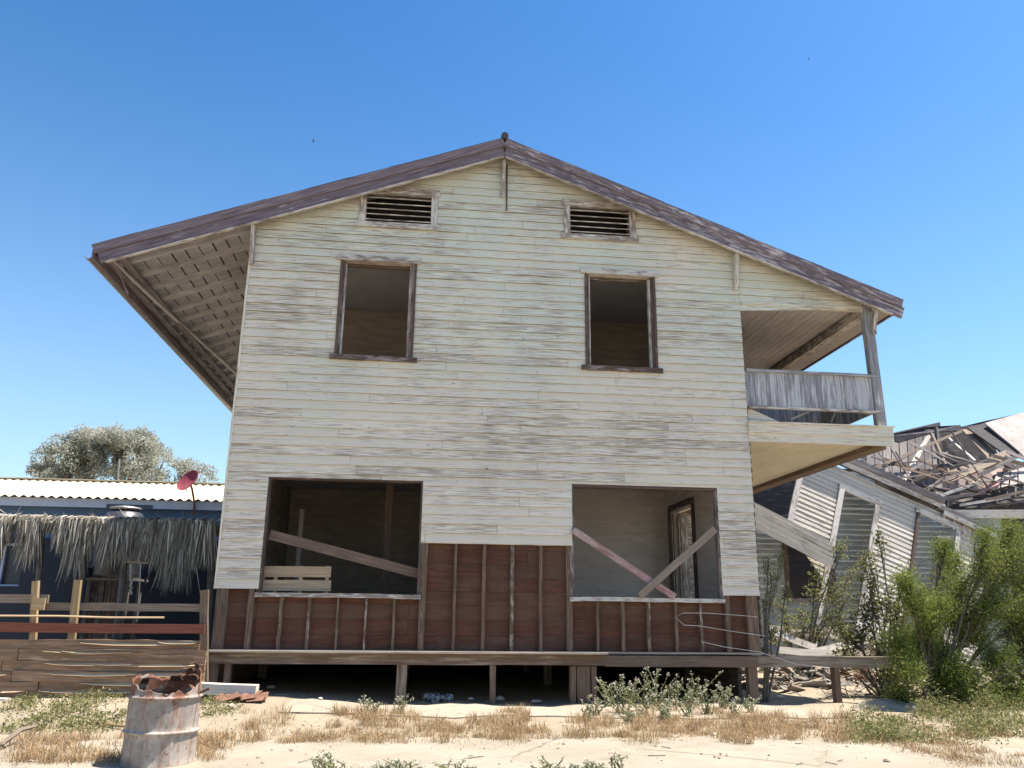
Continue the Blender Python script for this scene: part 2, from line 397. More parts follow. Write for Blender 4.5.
# ================================================================== HOUSE
XL, XR, XC, XP = -2.82, 5.04, 1.10, 7.24
ZR, S = 8.80, .375                        # top of roof at the ridge, slope
YB = 10.4
house = empty('wooden_house', (0, 0, 0), "derelict two-storey wooden house with flaking pale siding, gable roof and side balcony", 'house')
roofz = lambda x: ZR - S*abs(x-XC)        # roof top surface
wtop = lambda x: roofz(x) - .23
front = lambda u, z, d: Vector((u, -d, z))
W_UL = (-1.40, -.28, 4.95, 6.53); W_UR = (2.485, 3.585, 4.95, 6.53)
O_LL = (-2.235, -.01, 1.45, 3.08); O_LR = (2.215, 4.47, 1.45, 3.10)
V_L = (-1.10, -.06, 7.24, 7.72); V_R = (2.22, 3.22, 7.24, 7.72)
M_MID = (-.01, 2.215, 0, 2.18)
openings = [W_UL, W_UR, O_LL, O_LR, V_L, V_R]
def flim(z):
    g = (ZR-.23-z)/S
    return max(XL, XC-g), min(XR if z < 6.145 else XP, XC+g)
mb = MB()
siding(mb, front, 1.505, 8.56, .137, flim, openings+[M_MID], cuts=(XR,))
mb.build('siding', m_siding, house)
# structural backing: red sheathing low down, behind the studs
bk = lambda u, z, d: Vector((u, .09-d, z))
mb = MB(); panel(mb, bk, [XL, XC, XR], 3.3, wtop, [W_UL, W_UR, V_L, V_R], .03); mb.build('wall', m_inner2, house)
mb = MB()
z = .69
while z < 3.3:                            # red horizontal sheathing planks
    zt = min(z+U(.18, .24), 3.3)
    x0 = XL
    for x1 in sorted([U(-2, 1), U(1.5, 4.5)])+[XR]:
        us = sorted({x0, x1, *[h for h in (O_LL[0]-.02, O_LL[1]+.02, O_LR[0]-.02, O_LR[1]+.02) if x0 < h < x1]})
        r = R()
        for a, b in zip(us, us[1:]):
            xm = (a+b)/2; zz = zt; za = z
            inside = any(o[0]-.02 < xm < o[1]+.02 for o in (O_LL, O_LR))
            if inside:
                if z > 1.43 and zt < 3.1: continue
                if z < 1.43: zz = min(zt, 1.43)
                elif zt > 3.1: za = max(z, 3.1)
            mb.box(a+.002, b-.002, .09, .115+U(0, .008), za+.002, zz-.002, r)
        x0 = x1
    z = zt
mb.build('sheathing', m_red, house)
sx = [-2.81,-2.64,-2.37,-2.28,-1.94,-1.88,-1.55,-1.5,-1.15,-1.11,-.76,-.72,-.37,-.32,-.0,.1,.48,.53,.89,.95,1.3,1.36,1.72,1.78,2.12,2.22,2.56,2.61,2.93,2.99,3.31,3.37,3.73,3.78,4.11,4.16,4.5,4.58,4.83,5.01]
for i in range(0, len(sx), 2):
    xm = (sx[i]+sx[i+1])/2; zt = 1.53
    if .05 < xm < 2.1: zt = 2.2
    if O_LL[0]+.05 < xm < O_LL[1]-.1 or O_LR[0]+.05 < xm < O_LR[1]-.05: zt = 1.395
    if abs(xm-.05) < .05 or abs(xm-2.17) < .06: zt = 2.23
    MB().box(sx[i]+.006, sx[i+1]-.006, .0+U(0, .012), .088, .7, zt, seg=5, warp=.004).build('stud', m_stud, house)
# sole plate lit ledge between studs, sills of the big openings
MB().box(XL, XR, -.012, .088, .672, .698, seg=8, warp=.002).build('sole_plate', m_ledge, house)
for o, zz in ((O_LL, 1.41), (O_LR, 1.41)):
    MB().box(o[0]-.04, o[1]+.03, -.035, .12, zz-.014, zz+.045, seg=9, warp=.006).build('opening_sill', m_trim, house)
    mb = MB()
    mb.box(o[0]-.03, o[0]+.025, .0, .14, 1.46, 3.058, seg=5, warp=.002); mb.box(o[1]-.025, o[1]+.03, .0, .14, 1.46, 3.058, seg=5, warp=.002)
    mb.box(o[0]-.03, o[1]+.03, .0, .14, 3.06, 3.13, seg=6, warp=.002)
    mb.build('opening_frame', m_frame, house)
# upper windows
for o in (W_UL, W_UR):
    mb = MB()
    mb.box(o[0]-.03, o[0]+.035, -.012, .15, o[2]+.02, o[3]-.005, seg=5, warp=.002); mb.box(o[1]-.035, o[1]+.03, -.012, .15, o[2]+.02, o[3]-.005, seg=5, warp=.002)
    mb.box(o[0]-.03, o[1]+.03, .10, .15, o[2]+.019, o[2]+.06); mb.box(o[0]-.03, o[1]+.03, .10, .15, o[3]-.05, o[3]-.004)
    w = mb.build('window_frame', m_frame, house)
    for sx_ in (o[0]-.034, o[1]-.004): MB().box(sx_, sx_+.038, -.034, -.013, o[2]+.02, o[3]-.002, seg=5, warp=.002).build('window_casing', m_frame, w)
    MB().box(o[0]+.036, o[0]+.062, .03, .10, o[2]+.02, o[3]-.03).build('window_stop', m_trim, w)
    MB().box(o[1]-.075, o[1]-.037, .03, .10, o[2]+.02, o[3]-.03).build('window_stop', m_trim, w)
    MB().box(o[0]-.10, o[1]+.10, -.055, .13, o[3], o[3]+.085, seg=5, warp=.004).build('window_header', m_trim, w)
    MB().box(o[0]-.10, o[1]+.10, -.065, .13, o[2]-.055, o[2]+.018, seg=5, warp=.004).build('window_sill', m_frame, w)
# gable vents
for o in (V_L, V_R):
    mb = MB(); e = .10
    mb.box(o[0]-e, o[0], -.045, .10, o[2]-.02, o[3], seg=3, warp=.003); mb.box(o[1], o[1]+e, -.045, .10, o[2]-.02, o[3], seg=3, warp=.003)
    mb.box(o[0]-e-.03, o[1]+e+.03, -.05, .10, o[3]+.002, o[3]+.11, seg=4, warp=.003)
    mb.box(o[0]-e-.05, o[1]+e+.05, -.05, .10, o[2]-.11, o[2]-.022, seg=4, warp=.003)
    v = mb.build('vent_frame', m_trim, house)
    mb = MB(); n = 5
    for k in range(n):
        zc = o[2]+(k+.35)*(o[3]-o[2])/n
        mb.beam((o[0], .0, zc), (o[1], .0, zc), .085, .014, (0, .93, .36), 2, .002)
    mb.build('louvre', m_trim, v)
    MB().box(o[0]-.05, o[1]+.05, .45, .5, o[2]-.2, o[3]+.3).build('vent_shade_backing', m_dark, v)  # near-black sheet stands in for the dark attic behind the louvres
# corner boards
mb = MB(); mb.box(XL-.02, XL+.012, -.03, .06, 1.5, 7.05, seg=9, warp=.002); mb.build('corner_board', m_siding, house)
# front beam, second beam, porch beam
MB().box(XL-.02, 2.665, -.06, .10, .515, .668, seg=8, warp=.003).build('floor_beam', m_beam, house)
MB().box(XL-.06, 2.69, -.17, .0, .668, .694, seg=8, warp=.002).build('ledge_board', m_ledge, house)
MB().box(2.667, 4.93, -.05, .10, .50, .650, seg=8, warp=.003).build('floor_beam', m_beam, house)
MB().beam((4.935, .02, .58), (7.32, .02, .575), .155, .10, (0, 0, 1), 6, .004).build('porch_beam', m_beam, house)
for a, b, zz in ((-2.81,-2.67,.51),(-2.59,-2.51,.51),(-.27,-.13,.51),(1.03,1.11,.51),(2.17,2.25,.5),(2.27,2.46,.5),(2.475,2.55,.5),(4.79,4.925,.5),(6.10,6.18,.5)):
    MB().box(a, b, -.02, .11, -.12, zz, seg=4, warp=.004).build('foundation_post', m_beam, house)
for yy in (3, 6, 9):
    for xx in (-2.6, -.2, 2.3, 4.85):
        MB().box(xx-.07, xx+.07, yy-.07, yy+.07, -.12, .52).build('foundation_post', m_beam, house)
MB().box(XL, XR, YB-.1, YB, -.12, .68).build('rear_skirt', m_beam, house)
MB().box(XL, XL+.05, .2, YB-.12, -.1, .66).build('side_skirt', m_beam, house)
MB().box(XR-.06, XR-.01, .9, YB-.12, -.1, .51).build('side_skirt', m_beam, house)
# floors / ceilings / partitions
mb = MB(); mb.box(XL+.02, XR-.02, .13, YB-.12, .52, .64); mb.build('floor', m_inner2, house)
mb = MB(); mb.box(XL+.12, XR-.12, .13, YB-.12, 3.62, 3.70); mb.box(XL+.12, XR-.12, .13, YB-.12, 6.92, 6.97); mb.build('ceiling', m_ceil, house)
mb = MB(); mb.box(XL+.12, XR-.12, .13, YB-.12, 3.90, 3.96); mb.build('upper_floor', m_inner2, house)
mb = MB(); mb.box(XL+.12, XR-.12, 3.2, 3.28, 3.97, 6.91); mb.box(1.0, 1.1, .14, 3.19, 3.97, 6.91); mb.build('upper_partition', m_inner2, house)
mb = MB()                                 # lower right room: planked back wall
inb = lambda u, z, d: Vector((u, 4.1-d, z))
siding(mb, inb, .64, 3.62, .14, lambda z: (2.0, XR-.13), [], .007, (2, 3), jit=.001)
mb.box(2.0, XR-.13, 4.102, 4.16, .64, 3.61)
mb.box(1.95, 2.0, .14, 4.16, .65, 3.61)
inr = lambda u, z, d: Vector((XR-.125-d, u, z))
DOOR = (2.38, 3.72, .68, 3.17)
panel(mb, lambda u, z, d: Vector((XR-.125-d*1, u, z)), [.14, 4.1], .645, lambda u: 3.61, [DOOR], -.02)
siding(mb, inr, .645, 3.61, .14, lambda z: (.14, 4.1), [DOOR], .007, (2, 3), jit=.001)
mb.build('partition', m_inner, house)
mb = MB(); mb.box(XL+.12, 1.94, 5.0, 5.08, .65, 3.61); mb.build('partition', m_inner2, house)
mb = MB()
mb.box(XR-.19, XR-.136, DOOR[0]-.08, DOOR[0], .66, 3.17, seg=2); mb.box(XR-.19, XR-.136, DOOR[1], DOOR[1]+.08, .66, 3.17, seg=2); mb.box(XR-.19, XR-.136, DOOR[0]-.08, DOOR[1]+.08, 3.172, 3.28)
dframe = mb.build('side_door_frame', m_frame, house)
MB().box(XR-.11, XR+.02, 3.25, 3.31, .68, 3.10).build('door_mullion', m_trim, dframe)
MB().beam((XR-.02, 3.68, 1.9), (XR+.85, 3.74, 1.9), 2.4, .04, (0, 0, 1)).build('open_door_leaf', m_trim, dframe)
# left room: inner post, pale strips
MB().box(-.62, -.50, 1.6, 1.72, .65, 3.6, seg=3, warp=.004).build('interior_post', m_brownplank, house)
MB().box(-3.0+.26, -2.66, 2.2, 2.3, .65, 3.3, seg=3, warp=.004).build('door_jamb', m_inner, house)
MB().box(-2.24, -2.16, 3.3, 3.4, .65, 3.0, seg=3, warp=.004).build('door_jamb', m_inner, house)
# side and back walls
lefty = lambda u, z, d: Vector((XL-d, u, z)); righty = lambda u, z, d: Vector((XR+d, u, z))
mb = MB(); panel(mb, lefty, [.1, YB], .69, lambda u: 7.08, [(.9, 2.3, 4.9, 6.5)], .1); mb.build('side_wall', m_inner2, house)  # unseen upstairs opening, added to let sky light into the room
mb = MB(); panel(mb, righty, [.1, YB], .69, lambda u: 7.08, [DOOR, (5, 5.9, 4.2, 6.2), (1.2, 2.3, 4.2, 6.2)], .1); mb.build('side_wall', m_inner2, house)  # forward upstairs opening is unseen, added to brighten the right room
mb = MB(); siding(mb, lefty, 1.505, 7.0, .137, lambda z: (.0, YB), [(.9, 2.3, 4.9, 6.5)]); mb.build('side_siding', m_siding, house)
mb = MB(); siding(mb, righty, .9, 3.84, .137, lambda z: (.0, YB), [DOOR]); siding(mb, righty, 4.15, 7.0, .137, lambda z: (.0, YB), [(5, 5.9, 4.2, 6.2), (1.2, 2.3, 4.2, 6.2)]); mb.build('side_siding', m_siding, house)
backw = lambda u, z, d: Vector((u, YB+d, z))
mb = MB(); panel(mb, backw, [XL, XC, XR], .69, wtop, [], .1); siding(mb, backw, .7, 8.5, .137, lambda z: (max(XL, XC-(ZR-.23-z)/S), min(XR, XC+(ZR-.23-z)/S)), []); mb.build('rear_wall', m_siding, house)

# ---- roof
EL, ER = -5.06, 7.74
YF, YE = -.20, YB+.25
def rp(x, y, dz): return Vector((x, y, roofz(x)+dz))
mb = MB()
for a, b in ((EL-.03, XC), (XC, ER+.03)):
    n = Vector((0, 0, 1)); xs = [a+(b-a)*k/10 for k in range(11)]
    for x0, x1 in zip(xs, xs[1:]):
        mb.plate([rp(x0, YF-.02, U(-.006, .004)), rp(x1, YF-.02, U(-.006, .004)), rp(x1, YE, 0), rp(x0, YE, 0)], .03, Vector((S if x0 >= XC-.01 else -S, 0, 1)))
roof = mb.build('roof', m_tar, house)
mb = MB()
for side in (-1, 1):
    e = abs((EL if side < 0 else ER)-XC); d = .0
    while d < e:
        d2 = min(d+.205, e)
        x0 = XC+side*d; x1 = XC+side*(d2-U(.010, .026)); r = R()
        y = YF+.03
        while y < YE:
            y2 = min(y+U(2, 4), YE)
            mb.plate([rp(x0, y, -.034), rp(x1, y, -.034), rp(x1, y2-.006, -.034), rp(x0, y2-.006, -.034)], .022, Vector((side*S, 0, 1)), R())
            y = y2
        d = d2
mb.build('roof_sheathing', m_soffit, roof)
for side, e in ((-1, EL+.05), (1, ER-.05)):
    y = .42
    while y < YE-.1:
        w = MB(); w.beam(rp(XC+side*.03, y, -.098), rp(e, y, -.098), .075, .075, (0, 0, 1), 4, .003); w.build('rafter', m_rafter, roof); y += .555
# rake boards in front: an upper strip and a wider lower board, plus white lower lip
for side, e in ((-1, EL), (1, ER)):
    e2 = e-side*.10
    up = (0, 0, 1)
    a = MB().beam((XC+side*.012, YF-.025, ZR-.100-S*.012), (e, YF-.025, roofz(e)-.100), .14, .05, up, 9, .0035).build('rake_board', m_rake, roof)
    MB().beam((XC+side*.012, YF-.005, ZR-.26-S*.012), (e2 if side < 0 else e+.0, YF-.005, roofz(e2 if side < 0 else e)-.26), .19, .045, up, 9, .004).build('rake_board', m_rake, roof)
    MB().beam((XC+side*.012, YF-.02, ZR-.368), (e-side*.2, YF-.02, roofz(e-side*.2)-.368), .022, .05, up, 9, .003).build('rake_lip', m_trim, roof)
MB().tube([(XC, YF-.06, ZR+.015), (XC, YE+.05, ZR+.015)], .06, 8).build('ridge_cap', m_tar, roof)
# eave fascias and the sagging gutter on the left
MB().beam(rp(EL-.005, YF, -.15), rp(EL-.005, YE, -.15), .17, .03, (0, 0, 1), 8, .005).build('fascia', m_rake, roof)
MB().beam(rp(EL+.12, YF+.05, -.165), rp(EL+.80, YE, -.165), .035, .06, (0, 0, 1), 8, .006).build('eave_batten', m_rafter, roof)
for dx in (.10, .27): MB().beam(rp(EL+dx, YF+.05, -.155), rp(EL+dx+.05, YE, -.155), .03, .13, (0, 0, 1), 8, .006).build('eave_board', m_eave, roof)
mb = MB()
g0 = rp(EL-.075, YF+.02, -.15); g1 = rp(EL-.075, YE, -.19)
for k in range(12):
    p = g0.lerp(g1, k/12); q = g0.lerp(g1, (k+1)/12)
    for i in range(6):
        t0 = math.pi*(1+i/6); t1 = math.pi*(1+(i+1)/6)
        o = lambda t, rr: Vector((math.cos(t)*rr, 0, math.sin(t)*rr))
        mb.face([p+o(t0, .06), q+o(t0, .06), q+o(t1, .06), p+o(t1, .06)], None, R()); mb.face([p+o(t1, .056), q+o(t1, .056), q+o(t0, .056), p+o(t0, .056)], None, R())
mb.build('gutter', m_metal, roof)
MB().beam(at(117, 268, .35), at(128, 294, .5), .03, .015, (0, 1, 0), 3, .004).build('loose_batten', m_rake, roof)
MB().beam(rp(ER+.0, YF, -.12), rp(ER+.0, YE, -.12), .15, .03, (0, 0, 1), 8, .003).build('fascia', m_rake, roof)
mb = MB()
for xa_, xb_ in ((7.31, 7.515), (7.52, 7.72)): mb.plate([rp(xa_, .03, -.155), rp(xb_, .03, -.155), rp(xb_, YE, -.155), rp(xa_, YE, -.155)], .02, (S, 0, 1))
mb.build('eave_soffit', m_pceil, roof)
# knee brackets under the rake
for x, h in ((XL+.03, .62), (XC, .62), (XR-.06, .62), (XP+.06, .4)):
    zt = roofz(x)-.36
    if x == XC: zt -= .02
    mb = MB(); mb.box(x-.03, x+.03, -.075, -.03, zt-h, zt, seg=2, warp=.003)
    mb.beam((x, -.06, zt-h+.07), (x, YF+.03, zt-.02), .05, .055, (0, 0, 1))
    mb.build('bracket', m_trim, roof)
mb = MB().box(XC+.055, XC+.075, -.04, -.026, roofz(XC)-1.24, roofz(XC)-.40); mb.build('bracket_shadow', m_char_shade, roof)  # dark strip painted as the shadow of the ridge bracket

# ---- balcony
mb = MB(); mb.box(XR+.03, 7.30, .02, YB, 4.02, 4.10)
bal = mb.build('balcony', m_grey, house)
MB().box(XR+.03, 7.13, .11, YB-.1, 3.90, 3.925).build('balcony_underside', m_tan, bal)
MB().box(7.13, 7.37, .09, YB, 3.82, 4.018, seg=6, warp=.003).build('edge_beam', m_brownplank, bal)
mb = MB(); mb.box(XR-.006, 7.43, -.055, .0, 3.985, 4.14, seg=5, warp=.003); mb.box(XR-.004, 7.44, -.035, .0, 3.845, 3.983, seg=5, warp=.003); mb.box(XR-.008, 7.46, -.075, .05, 4.141, 4.165, seg=5, warp=.002); mb.build('front_beam', m_siding, bal)
# railing: vertical boards
mb = MB(); x = XR+.002
while x < 7.25:
    w = U(.07, .10); mb.box(x, min(x+w-.004, 7.26), -.005+U(0, .006), .022, 4.42+U(-.008, .008), 5.00, seg=2, warp=.001); x += w
rail = mb.build('railing_panel', m_grail, bal)
MB().beam((XR+.03, .005, 5.015), (7.29, .005, 5.005), .045, .09, (0, 0, 1), 4, .003).build('railing_cap', m_grail, rail)
MB().beam((XR+.03, .005, 4.405), (7.29, .005, 4.400), .04, .07, (0, 0, 1), 4, .003).build('railing_bottom', m_trim, rail)
mb = MB(); y = .1
while y < YB:
    w = U(.07, .10); mb.box(7.26, 7.285, y, y+w-.004, 4.42, 5.0); y += w
rail2 = mb.build('railing_panel', m_grail, bal)
MB().box(7.23, 7.31, .05, YB, 5.0, 5.04, seg=4, warp=.003).build('railing_cap', m_grail, rail2)
MB().beam((7.28, .03, 4.16), (7.24, .03, 6.30), .15, .12, (1, 0, 0), 6, .004).build('balcony_post', m_grail, bal)
for yy in (3.5, 7, YB-.1):
    MB().box(7.2, 7.32, yy-.06, yy+.06, 4.1, 6.2, seg=3, warp=.003).build('balcony_post', m_grail, bal)
for (a, b, c, d) in ((820, 407, 790, 420), (830, 423, 836, 409)):
    MB().beam(at(a, b, .25), at(c, d, .25), .07, .03, (0, 1, 0)).build('brace', m_grail, bal)
mb = MB(); mb.plate([Vector((XR+.03, .06, 4.168)), Vector((XR+.62, .06, 4.168)), Vector((XR+.03, .06, 4.42))], .03, (0, -1, 0)); mb.build('siding_scrap', m_siding, bal)
mb = MB(); x = XR+.05
while x < 6.85:
    mb.box(x, x+.145, 1.2+U(0, .01), 1.225, 4.11, 5.12+U(-.02, .02)); x += .15
mb.build('leaning_boards', m_grail, bal)
# porch ceiling planks, outer beam
mb = MB(); x = XR+.04
while x < 7.05:
    mb.box(x, x+.128, .06, YB, 6.20+U(0, .004), 6.225); x += .135
mb.build('porch_ceiling', m_pceil, bal)
MB().box(7.16, 7.30, .07, YB, 6.06, 6.24, seg=6, warp=.003).build('porch_eave_beam', m_trim, bal)
mb = MB().box(XR+.03, XP-.01, -.028, .055, 6.13, 6.20, seg=5, warp=.002); mb.build('panel_trim', m_siding, bal)

# ---- boards nailed across the lower openings
MB().beam(at(270, 534.5, .17), at(419, 574, .17), .14, .035, (0, 0, 1), 4, .005).build('cross_brace', m_brownplank, house)
MB().beam(at(573, 530, -.06), at(675, 597, -.06), .095, .03, (0, 0, 1), 5, .004).build('cross_brace', m_redboard, house)['label'] = "red flaking board nailed across the opening"
MB().beam(at(715, 529, -.10), at(640, 596, -.10), .105, .03, (0, 0, 1), 5, .004).build('cross_brace', m_grey, house)
# wire loops
pw = [(758, 617), (735, 615), (705, 613), (683, 613), (675, 617), (684, 625), (700, 626), (730, 631), (765, 636)]
wire = MB().tube([at(x, y, -.07) for x, y in pw], .0045, 5).tube([at(x, y, -.07) for x, y in ((703, 642), (725, 647), (760, 652), (795, 664), (830, 668))], .0045, 5).build('wire', m_wire)
tag(wire, "pale wire looped over the bare studs beside the lower right opening", 'wire')
# pallet standing on the sill
pal = empty('pallet', (0, 0, 0), "small pale wooden pallet standing in the lower left opening", 'pallet')
PY = .22
for y in (571.5, 585.2):
    MB().beam(at(262, y, PY-.03), at(331, y+.5, PY-.03), .15, .02, (0, 0, 1), 3, .003).build('slat', m_pallet, pal)
for x in (264, 277, 302, 328):
    a = at(x, 566, PY); b = at(x, 566, PY); b.z = 1.46
    MB().beam(a, b, .05, .04, (1, 0, 0)).build('upright', m_pallet, pal)

# ================================================================== GROUND
xs = sorted({round(-16+.16*i, 3) for i in range(200)} | {-900, -300, -120, -60, -40, -30, -22, 22, 30, 40, 60, 120, 300, 900})
ys = sorted({round(-8+.16*i, 3) for i in range(130)} | {-300, -100, -50, -30, -20, -14, -10, 15, 18, 22, 30, 45, 70, 120, 300, 1200})
V = [(x, y, gz(x, y)) for y in ys for x in xs]; nx = len(xs)
Fc = [(j*nx+i, j*nx+i+1, (j+1)*nx+i+1, (j+1)*nx+i) for j in range(len(ys)-1) for i in range(nx-1)]
me = bpy.data.meshes.new('ground'); me.from_pydata(V, [], Fc); me.materials.append(m_ground)
me.polygons.foreach_set("use_smooth", [True]*len(me.polygons))
go = bpy.data.objects.new('ground', me); COL.objects.link(go); tag(go, kind='structure')
def sheet(name, mat, xa, xb, yn, yf, lift, nseg=60, edge=.1):
    """irregular-edged flat slab following the ground"""
    mbv = []; rows = 10
    for i in range(nseg+1):
        x = xa+(xb-xa)*i/nseg
        f = yf(x)+edge*mn.noise(Vector((x*1.3, 3.1, 0)))+edge*.5*mn.noise(Vector((x*5, 7.7, 0))); n = yn(x)+edge*mn.noise(Vector((x*1.3, 9.1, 0)))
        mbv.append([(x, n+(f-n)*k/rows) for k in range(rows+1)])
    b = MB()
    P = lambda p: Vector((p[0], p[1], gz(*p)+lift))
    for i in range(nseg):
        for k in range(rows):
            b.face([P(mbv[i][k]), P(mbv[i+1][k]), P(mbv[i+1][k+1]), P(mbv[i][k+1])])
        for k in (0, rows):
            p, q = P(mbv[i][k]), P(mbv[i+1][k]); d = Vector((0, 0, lift+.08)); b.face([p-d, q-d, q, p] if k == 0 else [q-d, p-d, p, q])
    o = b.build(name, mat); tag(o, kind='structure'); return o
sheet('road', m_road, -14, 14, lambda x: -9.5, lambda x: -3.2+(-.25*max(0, x-3.6)**1.4) if x < 9 else -6, .012, 90, .14)
sheet('concrete_path', m_walk, -1.6, 5.3, lambda x: -1.5-.1*(x > 3), lambda x: -.30, .016, 60, .16)

# ================================================================== vegetation helpers
def rdir(zmin=-1):
    while 1:
        v = Vector((U(-1, 1), U(-1, 1), U(zmin, 1)))
        if .05 < v.length < 1: return v.normalized()
def blade(mb, p, h, w, lean, r):
    d = Vector((U(-1, 1), U(-1, 1), 0)); d.normalize()
    sd = Vector((U(-1, 1), U(-1, 1), 0)); sd.normalize(); sd *= w/2
    m1 = p+Vector((0, 0, h*.6))+d*lean*h*.35; e = p+Vector((0, 0, h*(1-.25*lean)))+d*lean*h
    mb.face([p-sd, p+sd, m1+sd*.7, m1-sd*.7], None, r); mb.face([m1-sd*.7, m1+sd*.7, e], None, r)
def tuft(mb, X, Y, rad, h, n, w=.007, lean=1.25):
    for _ in range(n):
        a = U(0, 6.283); q = rad*math.sqrt(R()); x, y = X+q*math.cos(a), Y+q*math.sin(a)
        blade(mb, Vector((x, y, gz(x, y)-.01)), h*U(.4, 1.1)*(1-.4*q/rad), w*U(.7, 1.4), U(.1, lean), R())

# dry grass: strips and tufts, as seen in the photo (pixel row -> ground)
mb = MB()
def strip(x0, x1, y0, y1, n, h, rad=.12, cnt=26):
    for _ in range(n):
        g = gr(U(x0, x1), U(y0, y1))
        if mn.noise(Vector((g.x*.9, g.y*.9, 2))) < -.08: continue
        tuft(mb, g.x, g.y, rad*U(.6, 1.8), h*U(.45, 1.3), int(2.4*cnt*U(.5, 1.4)), .006)
strip(245, 420, 730, 744, 62, .14); strip(330, 420, 716, 722, 20, .20); strip(420, 560, 722, 740, 44, .17); strip(505, 530, 708, 735, 16, .26, .1)
strip(440, 500, 714, 728, 12, .2)
strip(560, 740, 724, 742, 56, .13); strip(725, 850, 716, 742, 60, .17); strip(840, 1010, 726, 754, 120, .12)
strip(0, 120, 738, 766, 46, .15); strip(20, 90, 742, 764, 24, .2); strip(185, 225, 730, 756, 22, .2); strip(585, 760, 708, 726, 70, .17); strip(940, 1024, 742, 768, 40, .12)
strip(120, 250, 726, 742, 26, .12)
strip(225, 860, 726, 746, 150, .06, .3, 16)
strip(225, 1010, 706, 752, 240, .05, .35, 8)
for _ in range(95):
    x = U(225, 860); g = gr(x, U(718, 745)); tuft(mb, g.x, g.y, U(.08, .2), U(.12, .30), int(U(40, 110)), .0055, 1.4)
for _ in range(22):
    g = gr(U(0, 225), U(738, 766)); tuft(mb, g.x, g.y, U(.08, .2), U(.10, .24), int(U(40, 100)), .0055, 1.4)
o = mb.build('dry_grass', m_dry); tag(o, kind='stuff')
# scattered green weeds, left of the barrel and low ground cover right
def cover(mb, x0, x1, y0, y1, n, h, L):
    for _ in range(n):
        g = gr(U(x0, x1), U(y0, y1)); z0 = gz(g.x, g.y)
        q_ = mn.noise(Vector((g.x*1.9, g.y*1.9, 5)))
        if q_ < -.12: continue
        hh = h*U(.3, 1.2)*(.7+1.2*q_)
        for _ in range(16):
            p = Vector((g.x+U(-.1, .1), g.y+U(-.1, .1), z0+U(.0, hh)))
            mb.leaf(p, rdir(-.2), rdir(), L*U(.6, 1.4), L*.4, R())
        for _ in range(3): blade(mb, Vector((g.x, g.y, z0)), hh, .006, .6, R())
mb = MB(); cover(mb, 0, 135, 704, 735, 330, .11, .04); cover(mb, 195, 235, 706, 722, 50, .10, .04)
o = mb.build('weeds', m_gcov); tag(o, kind='stuff')
mb = MB(); cover(mb, 850, 1024, 716, 745, 620, .17, .04); cover(mb, 920, 1024, 702, 718, 260, .28, .045)
o = mb.build('ground_cover', m_gcov); tag(o, kind='stuff')
# sage-green plants right of centre: individual clumps
def weed_plant(X, Y, h, n, L, mat, label, group, name='desert_weed', spread=.45):
    e = empty(name, (X, Y, 0), label, 'plant', group); st = MB(); lf = MB(); z0 = gz(X, Y)
    for _ in range(n):
        a = U(0, 6.283); q = spread*U(.1, 1)*h; top = Vector((X+q*math.cos(a)*1.6, Y+q*math.sin(a), z0+h*U(.45, 1.05)))
        b = Vector((X+U(-.08, .08), Y+U(-.08, .08), z0-.02)); mid = b.lerp(top, .5)+Vector((U(-.04, .04), U(-.04, .04), .04))
        st.tube([b, mid, top], [.006, .005, .003], 4)
        for k in range(22):
            p = b.lerp(mid, k/11) if k < 11 else mid.lerp(top, (k-10)/11)
            lf.leaf(p, rdir(-.3), rdir(), L*U(.6, 1.3), L*.42, R())
        for k in range(5): lf.leaf(top+rdir()*.02, rdir(-.1), rdir(), L*.7, L*.5, .95)
    st.build('stem', m_olive, e); lf.build('leaves', mat, e); return e
lab = "sage green weed with pale seed heads in front of the dark crawl space"
for x, y, h in ((598, 716, .30), (611, 708, .42), (622, 715, .5), (634, 706, .40), (645, 716, .46), (655, 709, .62), (664, 718, .34), (676, 709, .50), (688, 717, .36), (697, 708, .48), (709, 715, .40), (722, 711, .36), (738, 718, .28), (585, 720, .2), (752, 714, .22), (668, 724, .22), (630, 724, .2)):
    g = gr(x, y); weed_plant(g.x, g.y, h*.88, int(8+9*h), .036, m_sage, lab, 'sage weeds before the crawl space', spread=.6)
lab = "small green sprig on the pale road near the camera"
for k_ in range(26):
    x = U(320, 470) if k_ < 15 else U(540, 665)
    g = gr(x, U(772, 790)); weed_plant(g.x, g.y, U(.06, .17), 7, .026, m_sage, lab, 'sprigs on the road', 'road_weed', .7)
for x, y, h in ((400, 715, .22), (370, 718, .2), (608, 700, .2)):
    g = gr(x, y); weed_plant(g.x, g.y, h, 10, .035, m_sage, "small grey green plant among the dry tufts by the concrete path", 'small plants by the path', 'path_weed')

def shrub(name, label, base, stems, clumps, mat, L, wl, n, csize, cat='shrub', tw=9):
    """base point, stems [(end)], clumps [(centre, radius)]: leaves spread through uneven clumps"""
    e = empty(name, base, label, cat); st = MB(); lf = MB()
    for c, rr in clumps:
        mid = base.lerp(c, .5)+Vector((U(-.12, .12), U(-.12, .12), U(0, .15))); rc = R()
        st.tube([base+Vector((U(-.08, .08), U(-.08, .08), -.05)), mid, c], [.022, .014, .006], 5)
        for _ in range(int(tw*rr/.3)+3):
            q = c+rdir()*rr*U(.3, 1.0)*(1 if R() < .8 else 1.5); s0 = mid.lerp(c, U(.3, 1)); st.tube([s0, s0.lerp(q, .5)+rdir()*.05, q], [.007, .005, .003], 4)
            for _ in range(int(n)):
                k = R()**.6; p = s0.lerp(q, .25+.75*k)+rdir()*csize*U(0, 1)
                lf.leaf(p, rdir(-.4), rdir(), L*U(.6, 1.4), wl*U(.7, 1.3), min(1, .5*rc+.5*R()) if R() < .95 else .97)
    st.build('stem', m_bark, e); lf.build('leaves', mat, e); return e
